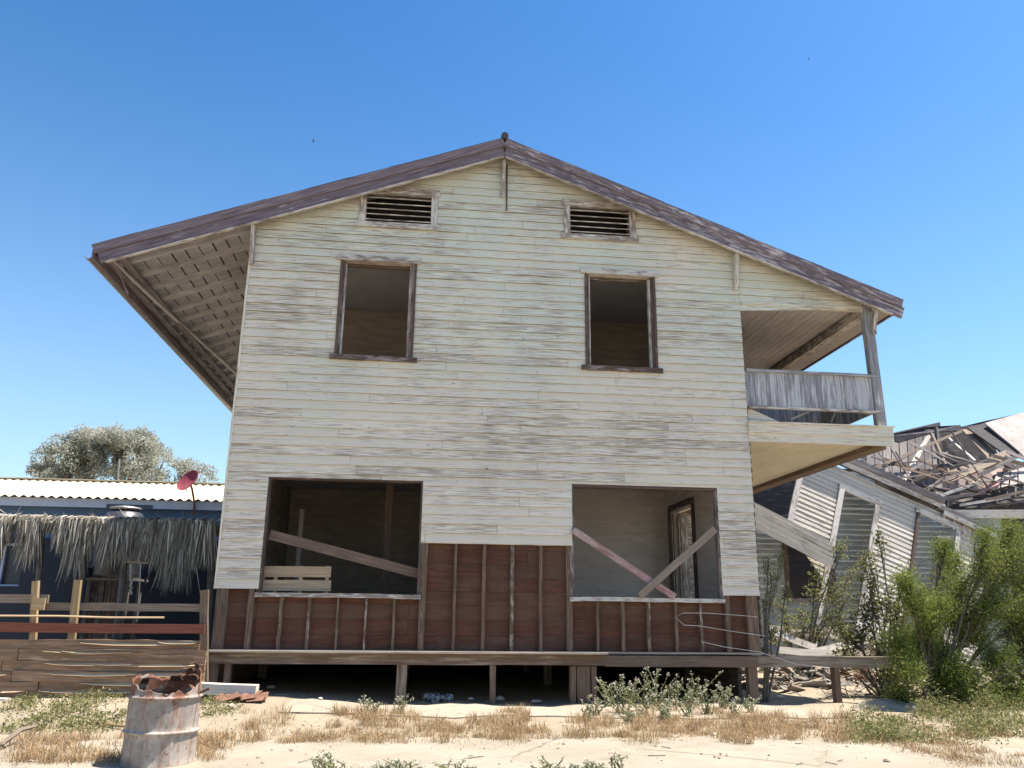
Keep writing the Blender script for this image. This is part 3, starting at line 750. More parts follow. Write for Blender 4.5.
def px_clumps(lst, Y): return [(at(x, y, Y+U(-.5, .5)), r) for x, y, r in lst]
# bright feathery shrub at the right edge
B = Vector((gr(985, 716).x, -.35, .0)); YB_ = -.3
cl = px_clumps([(990, 560, .28), (1015, 545, .35), (960, 585, .3), (1000, 600, .38), (935, 605, .28), (970, 630, .36), (1020, 620, .4), (920, 640, .28), (945, 655, .32), (1000, 655, .38), (1040, 580, .45), (1045, 660, .45), (915, 600, .18), (955, 560, .18), (1018, 690, .4), (975, 690, .36), (940, 690, .3), (905, 665, .28), (915, 640, .3), (985, 610, .36), (1000, 570, .3), (955, 610, .3), (1030, 640, .4), (960, 670, .34), (930, 620, .26), (1000, 710, .35), (900, 700, .25), (895, 640, .25), (930, 705, .22), (955, 712, .25), (978, 716, .22), (1010, 722, .28), (945, 545, .12), (985, 535, .14), (1012, 528, .14), (905, 580, .14), (1040, 700, .4)], YB_)
shrub('mesquite_shrub', "tall bright green feathery shrub at the far right edge", B, [], cl, m_bright, .040, .0125, 120, .23, tw=26)
# darker leafy shrub between
B = Vector((at(885, 690, .6).x, .6, 0))
cl = px_clumps([(870, 575, .28), (890, 600, .32), (862, 610, .28), (905, 575, .25), (880, 640, .34), (905, 630, .3), (925, 590, .25), (850, 640, .22), (900, 670, .32), (945, 680, .35), (925, 665, .3), (868, 555, .18), (878, 535, .12), (940, 575, .22), (845, 655, .26), (860, 630, .26), (895, 610, .28), (910, 650, .3), (870, 600, .25), (885, 660, .3), (838, 625, .2)], .7)
shrub('leafy_shrub', "dark leafy shrub left of the bright green feathery one", B, [], cl, m_darkl, .055, .03, 17, .17, tw=14)
# sparse pale shrub in front of the ruin window
B = Vector((at(800, 640, 3).x, 3, .1))
cl = px_clumps([(800, 610, .35), (815, 590, .3), (785, 620, .3), (830, 615, .4), (845, 600, .35), (818, 570, .22), (850, 570, .3), (840, 545, .2), (775, 600, .25), (790, 640, .3), (820, 636, .32), (850, 640, .3), (770, 645, .25), (805, 625, .3), (835, 590, .3)], 3)
shrub('sparse_shrub', "sparse olive shrub in front of the dark ruin window", B, [], cl, m_olive, .058, .03, 11, .18, tw=11)
# thin sapling at the house corner
B = Vector((at(766, 690, .3).x, .3, 0))
cl = px_clumps([(764, 600, .13), (772, 575, .14), (768, 560, .1), (785, 590, .13), (770, 630, .13), (763, 650, .10), (782, 555, .08)], .3)
shrub('thin_sapling', "thin sparse sapling growing against the right corner of the house", B, [], cl, m_olive, .045, .024, 12, .1, tw=12)
# rusty dead bush low, beneath
B = Vector((at(880, 690, .9).x, .9, 0))
cl = px_clumps([(860, 675, .22), (880, 680, .22), (895, 685, .2), (870, 660, .2), (840, 672, .16)], .9)
shrub('dead_bush', "rust brown dead bush behind the end of the low porch beam", B, [], cl, m_rustleaf, .05, .028, 16, .1)

def tree(name, label, base, H, clumps, n, L, group):
    e = empty(name, base, label, 'tree', group); tr = MB(); lf = MB()
    fork = base+Vector((0, 0, H*.3)); tr.tube([base-Vector((0, 0, .3)), base+Vector((.1, 0, H*.15)), fork], [.4, .3, .24], 8)
    for c, r in clumps:
        mid = fork.lerp(c, .5)+Vector((U(-.3, .3), U(-.3, .3), .3)); tr.tube([fork, mid, c], [.16, .1, .03], 6)
        for _ in range(int(1.9*n*r*r)):
            d = rdir(-.7); k = R()**.45; p = c+Vector((d.x*r, d.y*r, d.z*r*1.05))*k*(1+.25*mn.noise(d*2.5+c))
            if mn.noise(p*1.4) < -.12 or mn.noise(p*.7+Vector((5, 0, 0))) < -.3: continue
            lf.leaf(p, rdir(-.1), rdir(), L*.68*U(.6, 1.5), L*.32, min(1, max(0, R()*.7+.45*mn.noise(p*.9)+.1)))
    tr.build('trunk', m_bark, e); lf.build('crown', m_tree, e); return e
TY = 28
def tcl(l): return [(at(x, y, TY+U(-1.2, 1.2)), r) for x, y, r in l]
tree('tamarisk_tree', "broad pale grey-green tree rising behind the corrugated roof, left of the antenna", Vector((at(80, 480, TY).x, TY, 0)), 9,
     tcl([(52, 466, 1.0), (68, 456, 1.15), (88, 448, 1.15), (78, 470, 1.3), (100, 462, 1.3), (60, 476, 1.2), (98, 446, .8), (74, 441, .5), (45, 456, .6), (88, 436, .4), (38, 470, .5)]), 2400, .17, 'pale trees behind the blue house')
tree('tamarisk_tree', "tall pale tree behind the roof, directly behind the thin antenna", Vector((at(130, 480, TY+2).x, TY+2, 0)), 9.5,
     tcl([(118, 446, 1.1), (135, 450, 1.1), (125, 462, 1.4), (148, 462, 1.1), (142, 440, .6), (112, 438, .6), (160, 472, .9), (154, 455, .5), (128, 434, .4), (150, 444, .45), (165, 458, .45)]), 2400, .17, 'pale trees behind the blue house')
tree('tamarisk_tree', "small pale tree top showing just behind the red satellite dish", Vector((at(186, 480, TY+1).x, TY+1, 0)), 7.8,
     tcl([(183, 466, .5), (190, 474, .7), (205, 478, .6), (175, 477, .5)]), 2400, .16, 'pale trees behind the blue house')

# ================================================================== LEFT: fence, palapa, blue house
fen = empty('slab_fence', (0, 0, 0), "rough slab wood fence with a red top rail beside the house's left corner", 'fence')
FY = -.45
FX0, FX1 = -9.5, at(201, 640, FY).x
def fz(y): return at(120, y, FY).z
rows = [(640, 650), (650, 661), (661, 671), (671, 681), (681, 690), (689, 697)]
for ya, yb in rows:
    z1, z0 = fz(ya), fz(yb)
    x = FX0
    for x2 in (-5.0+U(-.3, .3), FX1+.1*(yb > 655)):
        r = R()
        mb = MB(); mb.beam((x, FY-.015-U(0, .03), (z0+z1)/2+U(-.01, .01)), (x2, FY-.015-U(0, .03), (z0+z1)/2+U(-.015, .015)), (z1-z0)*1.05, .05, (0, 0, 1), 12, .009, r)
        b_ = mb.build('slab_board', m_slab, fen)
        for _ in range(2):
            xa = U(x, x2-.4); xb = min(x2, xa+U(.5, 2.2)); zz = z1-.012-U(0, .03)
            e_ = MB()
            n_ = 10
            for q in range(n_):
                f0, f1 = q/n_, (q+1)/n_; hh = lambda f: .028*math.sin(math.pi*min(1, max(0, f)))**.6*(1+.4*mn.noise(Vector((xa+f*3, zz*9, 0))))+.002
                X0, X1 = xa+(xb-xa)*f0, xa+(xb-xa)*f1; h0, h1 = hh(f0), hh(f1); yf, yb_ = FY-.085, FY-.035
                e_.face([(X0, yf, zz-h0), (X1, yf, zz-h1), (X1, yb_, zz+h1*.6), (X0, yb_, zz+h0*.6)], [(X0, 0), (X1, 0), (X1, .06), (X0, .06)], r)
                e_.face([(X0, yb_, zz-h0), (X1, yb_, zz-h1), (X1, yf, zz-h1), (X0, yf, zz-h0)], None, r)
            e_.build('waney_edge', m_waney, b_)
        x = x2+.01
MB().beam((FX0, FY-.06, fz(627.5)), (FX1+.05, FY-.06, at(198, 629, FY).z), .115, .04, (0, 0, 1), 6, .004).build('red_rail', m_rail, fen)
MB().beam((FX0, FY+.1, fz(600)), (at(45, 600, FY).x, FY+.1, fz(600)), .11, .04, (0, 0, 1), 4, .004).build('grey_rail', m_grey, fen)
MB().beam((at(43, 600, FY).x, FY+.14, fz(607)), (at(200, 607, FY).x, FY+.14, at(200, 608, FY).z), .10, .04, (0, 0, 1), 5, .004).build('grey_rail', m_grey, fen)
for a, b, w, mt in (((36, 581), (33, 640), .075, m_yel), ((78, 580), (72, 640), .085, m_yel), ((204.5, 590), (203, 660), .10, m_beam)):
    p = at(*a, FY+.02); q = at(*b, FY+.02); q = p+(q-p)*2.1; q.z = max(q.z, -.05)
    MB().beam(p, q, w, .07, (1, 0, 0), 5, .005).build('fence_post', mt, fen)
MB().beam(at(45, 604, FY-.03), at(32, 604, FY-.03), .15, .03, (0, 0, 1)).build('nailed_block', m_yel, fen)
pp = MB().tube([at(-40, 615.5, FY-.12), at(60, 616, FY-.12), at(110, 617.5, FY-.12), at(164, 617.5, FY-.12)], .014, 6).build('thin_pole', m_pallet)
tag(pp, "thin pale pole lying along the fence just above the red rail", 'pole')
# palapa
PYF = 6.0
pal2 = empty('palapa', (0, 0, 0), "palm thatched shade shelter on poles between the fence and the blue house", 'shelter')
tl = at(-60, 516, PYF); trr = at(216, 520, PYF)
mb = MB(); mb.plate([Vector((tl.x, PYF-.1, 2.92)), Vector((trr.x, PYF-.1, 2.92)), Vector((trr.x, 9.2, 3.02)), Vector((tl.x, 9.2, 3.02))], .08); mb.build('thatch_bed', m_thatch, pal2)
mb = MB()
for k in range(8500):                    # hanging palm strips along the front edge
    x = U(tl.x, trr.x); ln = U(.2, .78)*(1+.55*mn.noise(Vector((x*1.3, 0, 0)))); y = PYF-.12-U(0, .22)
    if x > -6.15: ln *= 1.35
    else:
        g_ = mn.noise(Vector((x*3.1, 9, 0)))
        if R() < .35 or (g_ < -.02 and R() < .75): continue
        ln *= 1+.9*g_
    if mn.noise(Vector((x*1.9, 5, 0))) > .3: ln *= 1.4
    z = 2.99+U(-.05, .06); sw = U(-.22, .2)*ln*U(.2, 1.6); w = U(.014, .038); o = U(.02, .12)
    p = [Vector((x, y+.15, z)), Vector((x+sw*.2, y-o*.7, z-.06)), Vector((x+sw*.6, y-o, z-ln*.55)), Vector((x+sw, y-o+U(-.03, .03), z-ln))]
    r = R(); sd = Vector((w/2, U(-.3, .3)*w, 0))
    for a, b, s1, s2 in ((p[0], p[1], 1, 1), (p[1], p[2], 1, .8), (p[2], p[3], .8, .15)):
        mb.face([a-sd*s1, a+sd*s1, b+sd*s2, b-sd*s2], None, r)
for k in range(900):                     # loose strips lying on top
    x = U(tl.x, trr.x); y = U(PYF-.1, 8.8); d = Vector((U(-1, 1), U(-1, .3), U(-.05, .12))); mb.leaf(Vector((x, y, 2.96+(y-PYF)*.03+U(0, .05))), d, Vector((0, 0, 1)), U(.3, .7), .03, R())
mb.build('thatch_fringe', m_thatch, pal2)
for a, b in (((128.5, 524), (118, 612)), ((40, 540), (33, 640)), ((88, 545), (70, 640)), ((212, 530), (207, 640))):
    p = at(*a, PYF+.1); q = at(*b, PYF+.1); q = p+(q-p)*((p.z+.05)/(p.z-q.z)); p.z = 2.86
    MB().tube([q, p.lerp(q, .5)+Vector((.02, 0, 0)), p], [.075, .07, .065], 8).build('pole', m_pole, pal2)
MB().beam(Vector((tl.x, PYF+.1, 2.80)), Vector((trr.x, PYF+.1, 2.80)), .1, .08, (0, 0, 1), 4, .006).build('eave_pole', m_pole, pal2)
# hanging shell string + orange bar under the palapa
ch = empty('hanging_ornament', (0, 0, 0), "orange bar with strings of pale shells hanging under the thatch", 'ornament')
OY = 5.6
MB().beam(at(127, 562, OY), at(149, 563, OY), .03, .03).build('bar', m_yel, ch)
MB().tube([at(127, 562, OY), at(128, 535, OY+.2), at(129, 523, OY+.45)], .006, 4).build('cord', m_wire, ch)
mb = MB()
for k in range(16): mb.lathe(at(131+U(-.8, .8), 565+k*1.9, OY), [(0, .03), (.03, .01), (.025, -.015), (0, -.03)], 6)
mb.build('shell_string', m_stone, ch)
MB().tube([at(141, 563, OY), at(139.5, 590, OY), at(137, 622, OY)], .012, 5).build('shell_string', m_wire, ch)
# blue house
BY = 11.0
bh = empty('blue_house', (0, 0, 0), "low blue house with a pale corrugated roof behind the thatched shelter", 'house')
bx0, bx1 = -16.0, -3.6
ez = at(100, 508, BY).z
mb = MB(); wz = lambda u, z, d: Vector((u, BY+.25-d, z))
BW = [(at(-25, 560, BY).x, at(22, 560, BY).x, 1.75, 2.75)]; bd = (at(88, 560, BY).x, at(121, 560, BY).x, -.1, 2.2)
panel(mb, wz, [bx0, bx1], -.1, lambda u: ez+.05, BW+[bd], .2); mb.box(bx0, bx1, BY+6, BY+6.2, -.1, ez+.05); mb.box(bx0, bx0+.2, BY+.5, BY+6, -.1, ez); mb.box(bx1-.2, bx1, BY+.5, BY+6, -.1, ez); mb.box(bx0, bx1, BY+3.2, BY+3.3, -.1, 3.2)
mb.build('wall', m_blue, bh)
mb = MB(); panel(mb, lambda u, z, d: Vector((u, BY+.045-d, z)), [bx0, bx1], -.1, lambda u: 2.95, [BW[0][:2]+(1.7, 2.8), bd], -.0+.02); mb.build('thatch_shade_band', m_shade_band, bh)  # dark lower wall band stands in for shade under the palapa
b = BW[0]; mb = MB(); mb.box(b[0]-.06, b[0]+.04, BY+.2, BY+.3, b[2], b[3]); mb.box(b[1]-.04, b[1]+.06, BY+.2, BY+.3, b[2], b[3]); mb.box(b[0]-.06, b[1]+.06, BY+.2, BY+.3, b[3], b[3]+.08); mb.box(b[0]-.06, b[1]+.06, BY+.19, BY+.3, b[2]-.09, b[2]-.001); xm = (b[0]+b[1])/2; mb.box(xm-.03, xm+.03, BY+.21, BY+.29, b[2], b[3])
wn = mb.build('window', m_fasc, bh)
MB().box(b[0], b[1], BY+.35, BY+.37, b[2], b[3]).build('pane', m_black, wn)
MB().box(bd[0]+.02, bd[1]-.02, BY+.35, BY+.4, -.05, bd[3]-.02).build('door', m_frame, bh)
MB().box(bx0, bx1, BY-.12, BY-.09, at(100, 508, BY).z, at(100, 499.5, BY).z, seg=3).build('fascia', m_fasc, bh)
MB().box(at(107, 505, BY-.1).x, at(153, 505, BY-.1).x, BY-.145, BY-.122, at(100, 509, BY).z, at(100, 504.5, BY).z).build('gutter_patch', m_black, bh)
mb = MB(); n = 0
z0 = at(100, 499, BY-.2).z+.03; z1 = at(0, 479.5, 14.5).z; x = bx0-.2
def cor(x, y): return z0+(y-(BY-.25))/(14.5-(BY-.25))*(z1-z0)+.028*math.sin(x*2*math.pi/.235)
st = .235/8
while x < bx1+.2:
    for ya, yb in ((BY-.25, 12.8), (12.8, 14.5)):
        d = .006 if ya > 12 else 0
        mb.face([(x, ya, cor(x, ya)+d), (x+st, ya, cor(x+st, ya)+d), (x+st, yb, cor(x+st, yb)+d), (x, yb, cor(x, yb)+d)], None, .5)
        mb.face([(x, yb, cor(x, yb)+d-.008), (x+st, yb, cor(x+st, yb)+d-.008), (x+st, ya, cor(x+st, ya)+d-.008), (x, ya, cor(x, ya)+d-.008)], None, .5)
    mb.face([(x, BY-.25, cor(x, BY-.25)-.008), (x+st, BY-.25, cor(x+st, BY-.25)-.008), (x+st, BY-.25, cor(x+st, BY-.25)), (x, BY-.25, cor(x, BY-.25))], None, .5)
    mb.face([(x, 14.5, z1), (x, 17.3, ez), (x+st, 17.3, ez), (x+st, 14.5, z1)], None, .5)
    x += st
br = mb.build('roof', m_corr, bh)
MB().beam((bx0-.2, 14.5, z1+.04), (bx1+.2, 14.5, z1+.04), .03, .35, (0, 0, 1), 12, .004).build('ridge_flashing', m_corr, br)
an = MB().tube([at(117.5, 482, 15.0), at(119.5, 459, 15.0)], .025, 6).build('antenna_pole', m_metal)
tag(an, "thin antenna pole standing up from the corrugated roof", 'antenna')
# satellite dish
dh = empty('satellite_dish', (0, 0, 0), "faded red satellite dish on a mast at the blue house eave", 'satellite dish')
c = at(189.5, 482, BY-.6); ax = Vector((-.5, -.75, .5)).normalized(); a2 = ax
mb = MB(); prof = [(0, 0)]+[(.36*k/6, .09*(k/6)**2) for k in range(1, 7)]+[(.365, .1), (.36, .075)]+[(.36*k/6, .09*(k/6)**2-.012) for k in range(5, -1, -1)]
mb.lathe((0, 0, 0), prof, 28, (0, 0, 1))
# elliptical reflector, tilted
rot = Vector((0, 0, 1)).rotation_difference(ax).to_matrix()
mb.v = [tuple(c+rot @ Vector((p[0]*.9, p[1]*.9, p[2]*.9))) for p in mb.v]
mb.build('reflector', m_dish, dh, True)
f = c+ax*.34+Vector((0, 0, -.05)); MB().tube([c+Vector((0, -.1, -.28)), f], .012, 5).build('feed_arm', m_metal, dh)
MB().lathe(f, [(0, .05), (.04, .04), (.03, -.05), (0, -.06)], 10, ax).build('receiver', m_metal, dh)
MB().tube([c-ax*.02, c-ax*.12+Vector((0, 0, -.1)), Vector((c.x+.08, BY-.2, c.z-.5)), Vector((c.x+.1, BY-.16, 3.6))], .028, 8).build('mast', m_rail, dh)
# water tank behind the thatch
tk = empty('water_tank', (0, 0, 0), "round black water tank with a flat lid showing above the thatch", 'tank')
tp = at(122, 505, 9.6); R0 = .52
MB().lathe((tp.x, 9.9, 0), [(0, 1.9), (R0, 1.9), (R0+.02, 2.0), (R0, 2.9), (R0+.02, 2.95), (R0, 3.3), (R0*.8, tp.z-.18), (R0*.5, tp.z-.1), (.0, tp.z-.1)], 28).build('body', m_black, tk, True)
MB().lathe((tp.x, 9.9, 0), [(0, tp.z-.10), (.36, tp.z-.10), (.38, tp.z-.06), (.36, tp.z-.03), (.1, tp.z+.01), (0, tp.z+.01)], 28).build('lid', m_metal, tk)
mb = MB()
for sx_ in (-1, 1):
    for sy in (-1, 1): mb.box(tp.x+sx_*.45-.05, tp.x+sx_*.45+.05, 9.9+sy*.45-.05, 9.9+sy*.45+.05, -.1, 1.84)
mb.box(tp.x-.6, tp.x+.6, 9.3, 10.5, 1.841, 1.899); mb.build('stand', m_pole, tk)

# ================================================================== RIGHT: collapsed house
rh = empty('collapsed_house', (0, 0, 0), "collapsed wooden house with a leaning siding wall and broken roof right of the balcony", 'house')
AY = 6.6
# racked wall in its own skewed axes
O = at(791, 514, AY); a = (at(1005, 532, AY)-at(845, 462, AY)).normalized(); bvec = (at(847.3, 486.9, AY)-at(828.5, 559.8, AY)); bvec.normalize()
nrm = Vector((0, -1, 0))
def skew(px, py):
    d = at(px, py, AY)-O; det = a.x*bvec.z-a.z*bvec.x
    return (d.x*bvec.z-d.z*bvec.x)/det, (a.x*d.z-a.z*d.x)/det
leanf = lambda u, v, d: O+a*u+bvec*v+nrm*d+Vector((0, .15*v, 0))
vt = skew(860, 468.5)[1]; uR = skew(997.5, 538)[0]; v0 = -2.9
w1a, w1b = skew(847.5, 488), skew(878, 505); w2a, w2b = skew(925, 514), skew(961, 527)
w1 = (w1a[0], w1b[0], v0, (w1a[1]+w1b[1])/2-.02); w2 = (w2a[0], w2b[0], v0, (w2a[1]+w2b[1])/2-.02)
mb = MB()
siding(mb, leanf, v0, vt-.10, .118, lambda z: (max(0, (-.42-z)*1.4), uR-.05*(int(z*7) % 3)), [w1, w2], .016, (2, 4), jit=.006)
lw = mb.build('leaning_wall', m_ruinw, rh)
def lbeam(u0, v0_, u1, v1_, w, t, mt, nm, d=.03, par=lw, upv=None):
    return MB().beam(leanf(u0, v0_, d), leanf(u1, v1_, d), w, t, upv or (0, 0, 1), 4, .006).build(nm, mt, par)
lbeam(0, -.42, 0, vt-.1, .14, .05, m_ruintrim, 'corner_trim', .05, lw, (1, 0, 0))
for w in (w1, w2):
    lbeam(w[0]-.07, w[2], w[0]-.07, w[3]+.05, .13 if w is w1 else .07, .05, m_ruintrim if w is w1 else m_frame, 'window_stile', .05, lw, (1, 0, 0))
    lbeam(w[1]+.05, w[2]+.6, w[1]+.05, w[3], .12, .05, m_ruintrim, 'window_stile', .05, lw, (1, 0, 0))
    lbeam(w[0]-.15, w[3]+.07, w[1]+.15, w[3]+.07, .13, .05, m_ruintrim, 'window_head', .055)
# dark strip painted as the shadow gap, then fascia and roof slab along the top
lbeam(uR*.38, vt-.07, uR*.98, vt-.07, .10, .03, m_char_shade, 'gap_shadow', .02)
lbeam(uR*.02, vt+.02, uR*.73, vt+.02, .12, .05, m_ruintrim, 'fascia', .12); lbeam(uR*.73, vt-.13, uR*1.35, vt-.16, .11, .05, m_ruintrim, 'fascia', .12)
mb = MB()
for k in range(9): mb.beam(leanf(uR*(.74+.055*k), vt-.16, .03), leanf(uR*(.74+.055*k)+.02, vt-.42, .03), .07, .06, (1, 0, 0))
mb.build('rafter_tail', m_ruintrim, rh)
mb = MB(); mb.beam(leanf(-.3, vt+.17, -.05), leanf(uR*.72, vt+.15, -.05), .16, .5, (0, 0, 1), 6, .01); mb.beam(leanf(uR*.7, vt-.03, -.1), leanf(uR*1.35, vt-.10, -.1), .10, .5, (0, 0, 1), 6, .01); mb.build('roof_edge', m_ruinroof, rh)
# lower skirt band that slid down
mb = MB()
b0, b1 = at(752, 506, 6.2), at(833, 548, 6.2); dn = at(757, 520, 6.2)-at(757, 503, 6.2)
for k in range(5):
    o_ = dn*(k/4*1.25-.15)
    mb.beam(b0+o_+Vector((0, -.02*k, 0)), b1+o_*1.0+Vector((U(-.05, .05), -.02*k, 0)), dn.length/3.4, .03, (0, 0, 1), 4, .006)
    if k < 4: mb.beam(b0+o_+dn*.155+Vector((0, -.02*k-.018, 0)), b1+o_+dn*.155+Vector((0, -.02*k-.018, 0)), .018, .004, (0, 0, 1)); mb.mat2 = m_lap_shade; mb.mi.update({q: 1 for q in range(len(mb.f)-6, len(mb.f))})  # thin dark strips painted as shadow lines between the slid boards
mb.build('slid_siding', m_ruinw, rh)
# wall behind: pale blue, upright
LY = 7.6
lwf = lambda u, z, d: Vector((u, LY-d, z))
x0, x1 = at(740, 580, LY).x, at(1010, 580, LY).x
h1 = (at(789, 580, LY).x, at(832, 580, LY).x, at(800, 598, LY).z, at(800, 540, LY).z)
h2 = (at(946, 560, LY).x, at(962, 560, LY).x, at(950, 575, LY).z, at(950, 543, LY).z)
h3 = (at(745, 480, LY).x, at(806, 480, LY).x, at(800, 530, LY).z, at(800, 478, LY).z)
toph = lambda u: at(860, 472, LY).z - (u-at(860, 472, LY).x)*.43 if u > at(860, 472, LY).x else at(860, 472, LY).z
mb = MB(); siding(mb, lwf, -.1, toph(0), .13, lambda z: (x0, min(x1, at(860, 472, LY).x+(at(860, 472, LY).z-z)/.43+.3)), [h1, h2, h3], .008, (2, 4), jit=.002)
panel(mb, lambda u, z, d: Vector((u, LY+.03-d, z)), [x0, at(860, 472, LY).x, x1], -.1, lambda u: toph(u)-.1, [h1, h2, h3], .05)
bw_ = mb.build('rear_wall', m_ruinb, rh)
mb = MB(); mb.box(h1[0]-.1, h1[0], LY-.05, LY+.05, h1[2], h1[3]); mb.box(h1[1], h1[1]+.08, LY-.05, LY+.05, h1[2], h1[3]); mb.box(h1[0]-.1, h1[1]+.08, LY-.06, LY+.05, h1[2]-.08, h1[2]-.002); mb.build('window_frame', m_frame, rh)
mb = MB(); mb.box(h2[0]-.15, h2[1]+.12, LY-.06, LY+.05, h2[3]+.005, h2[3]+.13); mb.build('window_frame', m_ruintrim, rh)
mb = MB(); mb.box(x0, x1+12, LY+2.6, LY+2.7, -.1, 3.45); mb.box(x0, x0+.1, LY+.1, LY+2.6, -.1, 3); mb.box(x0-.4, at(876, 480, LY+2.6).x, LY+2.45, LY+2.55, 3.0, 5.3); mb.build('dark_backing', m_char_shade, rh)  # dark sheets behind the ruin's openings, interior darkness put into their colour
# broken roof: sheets at different depths
def sh(name, pts, mt, t=.06, par=rh):
    P = [at(x, y, Y) for x, y, Y in pts]
    n = (P[1]-P[0]).cross(P[2]-P[0])
    if n.dot(CAM-P[0]) < 0: P = P[::-1]
    return MB().plate(P, t, None).build(name, mt, par)
# boarded sheets are made of planks, so their grain reads
def boards(name, A, B, C, D, n, mt, t=.04, gap=.012, skip=.08, par=rh):
    """quad A-B (top edge) D-C (bottom edge), n planks running top to bottom"""
    P = [at(*q) for q in (A, B, C, D)]; mb = MB()
    nn = (P[1]-P[0]).cross(P[3]-P[0])
    if nn.dot(CAM-P[0]) < 0: nn = -nn
    for k in range(n):
        if R() < skip: continue
        f0, f1 = k/n, (k+1)/n-gap; e0, e1 = U(0, .05), 1-U(0, .06)
        tt = lambda f, e: (P[0].lerp(P[1], f)).lerp(P[3].lerp(P[2], f), e)
        q = [tt(f0, e0), tt(f1, e0), tt(f1, e1), tt(f0, e1)]; q = [p+nn.normalized()*U(0, .02) for p in q]
        if (q[1]-q[0]).cross(q[2]-q[0]).dot(CAM-q[0]) < 0: q = q[::-1]
        r = R(); a_ = (q[1]-q[0]); b_ = q[3]-q[0]; o = r*13
        i = len(mb.f); mb.plate(q, t, None, r)
        L = (P[3]-P[0]).length; w = (P[1]-P[0]).length/n
        fl = (q[1]-q[0]).length > (q[2]-q[1]).length
        for j in (i, i+1): mb.uv[j] = [(o, o), (o, o+w), (o+L, o+w), (o+L, o)] if not fl else [(o, o), (o+L, o), (o+L, o+w), (o, o+w)]
    return mb.build(name, mt, par)
boards('roof_boards', (866, 441, 12), (938, 424, 12.5), (945, 510, 11.5), (868, 500, 11), 9, m_ruinroof, skip=0)
sh('roof_sheet', [(862, 440, 12.4), (940, 422, 12.9), (950, 512, 12.0), (862, 505, 11.5)], m_char_shade)
sh('roof_sheet', [(990, 470, 9.6), (1050, 455, 9.6), (1050, 500, 9.6), (985, 505, 9.6)], m_char_shade)
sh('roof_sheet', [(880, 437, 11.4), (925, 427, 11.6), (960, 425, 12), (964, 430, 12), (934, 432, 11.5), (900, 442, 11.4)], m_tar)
sh('roof_sheet', [(935, 430, 13), (985, 424, 13.2), (1005, 470, 12.8), (1010, 520, 12.5), (935, 515, 12.6)], m_char_shade)
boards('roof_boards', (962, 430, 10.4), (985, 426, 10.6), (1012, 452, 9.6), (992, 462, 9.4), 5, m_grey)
sh('roof_sheet', [(968, 428, 10.2), (1000, 418, 10.4), (1030, 452, 9.3), (1008, 456, 9.2)], m_char_shade, .05)
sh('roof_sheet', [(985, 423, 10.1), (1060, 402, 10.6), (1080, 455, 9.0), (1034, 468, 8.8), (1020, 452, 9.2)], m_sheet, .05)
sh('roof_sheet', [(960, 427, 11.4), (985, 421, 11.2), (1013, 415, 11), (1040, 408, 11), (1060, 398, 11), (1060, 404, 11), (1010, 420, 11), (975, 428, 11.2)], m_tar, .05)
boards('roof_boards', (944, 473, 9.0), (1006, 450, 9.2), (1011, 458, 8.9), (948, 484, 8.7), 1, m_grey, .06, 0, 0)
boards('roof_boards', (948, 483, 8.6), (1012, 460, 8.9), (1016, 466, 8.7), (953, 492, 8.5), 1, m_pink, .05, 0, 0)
sh('roof_sheet', [(1006, 455, 8.9), (1030, 470, 8.8), (1040, 482, 8.6), (1005, 465, 8.6)], m_char_shade)
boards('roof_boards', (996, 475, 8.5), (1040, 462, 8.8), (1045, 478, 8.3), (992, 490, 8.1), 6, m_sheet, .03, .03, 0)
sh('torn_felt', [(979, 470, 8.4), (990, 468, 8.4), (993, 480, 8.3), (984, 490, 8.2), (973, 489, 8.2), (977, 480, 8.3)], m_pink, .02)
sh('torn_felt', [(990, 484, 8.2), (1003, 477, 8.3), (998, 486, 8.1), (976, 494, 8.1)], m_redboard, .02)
sh('roof_sheet', [(955, 500, 8.4), (1040, 482, 8.4), (1045, 496, 8.2), (980, 508, 8.1), (950, 507, 8.2)], m_char_shade)
sh('roof_sheet', [(940, 507, 9.4), (1040, 497, 9.4), (1045, 545, 9.4), (985, 540, 9.4)], m_char_shade)
for p, q, Y0, Y1, w, mt in (((874, 468), (964, 430), 8.2, 10.6, .09, m_grey), ((903, 481), (928, 437), 8.6, 11, .13, m_ruintrim), ((931, 434), (957, 492), 11, 9, .10, m_grey), ((948, 438), (976, 462), 10.6, 9.6, .06, m_ruintrim), ((936, 428), (941, 476), 11.2, 10.2, .12, m_char_shade), ((925, 490), (960, 472), 8.4, 8.6, .08, m_grey), ((940, 496), (980, 482), 8.2, 8.3, .07, m_ruintrim), ((930, 500), (985, 493), 8.2, 8.2, .09, m_ruinroof), ((905, 487), (935, 474), 9, 9, .10, m_grey), ((960, 505), (1010, 497), 8.0, 8.0, .06, m_ruintrim), ((985, 500), (1030, 490), 8.0, 8.0, .07, m_grey), ((912, 484), (960, 494), 8.6, 8.4, .08, m_char_shade), ((990, 455), (1030, 466), 8.5, 8.5, .09, m_grey), ((968, 474), (1000, 500), 8.6, 8.2, .05, m_char_shade)):
    MB().beam(at(*p, Y0), at(*q, Y1), w, .07, (0, 1, 0), 4, .006).build('fallen_rafter', mt, rh)
MB().beam(at(945, 514, 7.9), at(1060, 514, 7.9), .22, .12, (0, 0, 1), 4, .006).build('lintel', m_ruinw, rh)
mb = MB(); mb.box(at(945, 530, 8).x, at(1001, 530, 8).x, 7.95, 8.05, -.1, at(960, 518, 8).z); mb.build('rear_wall', m_ruinb, rh)

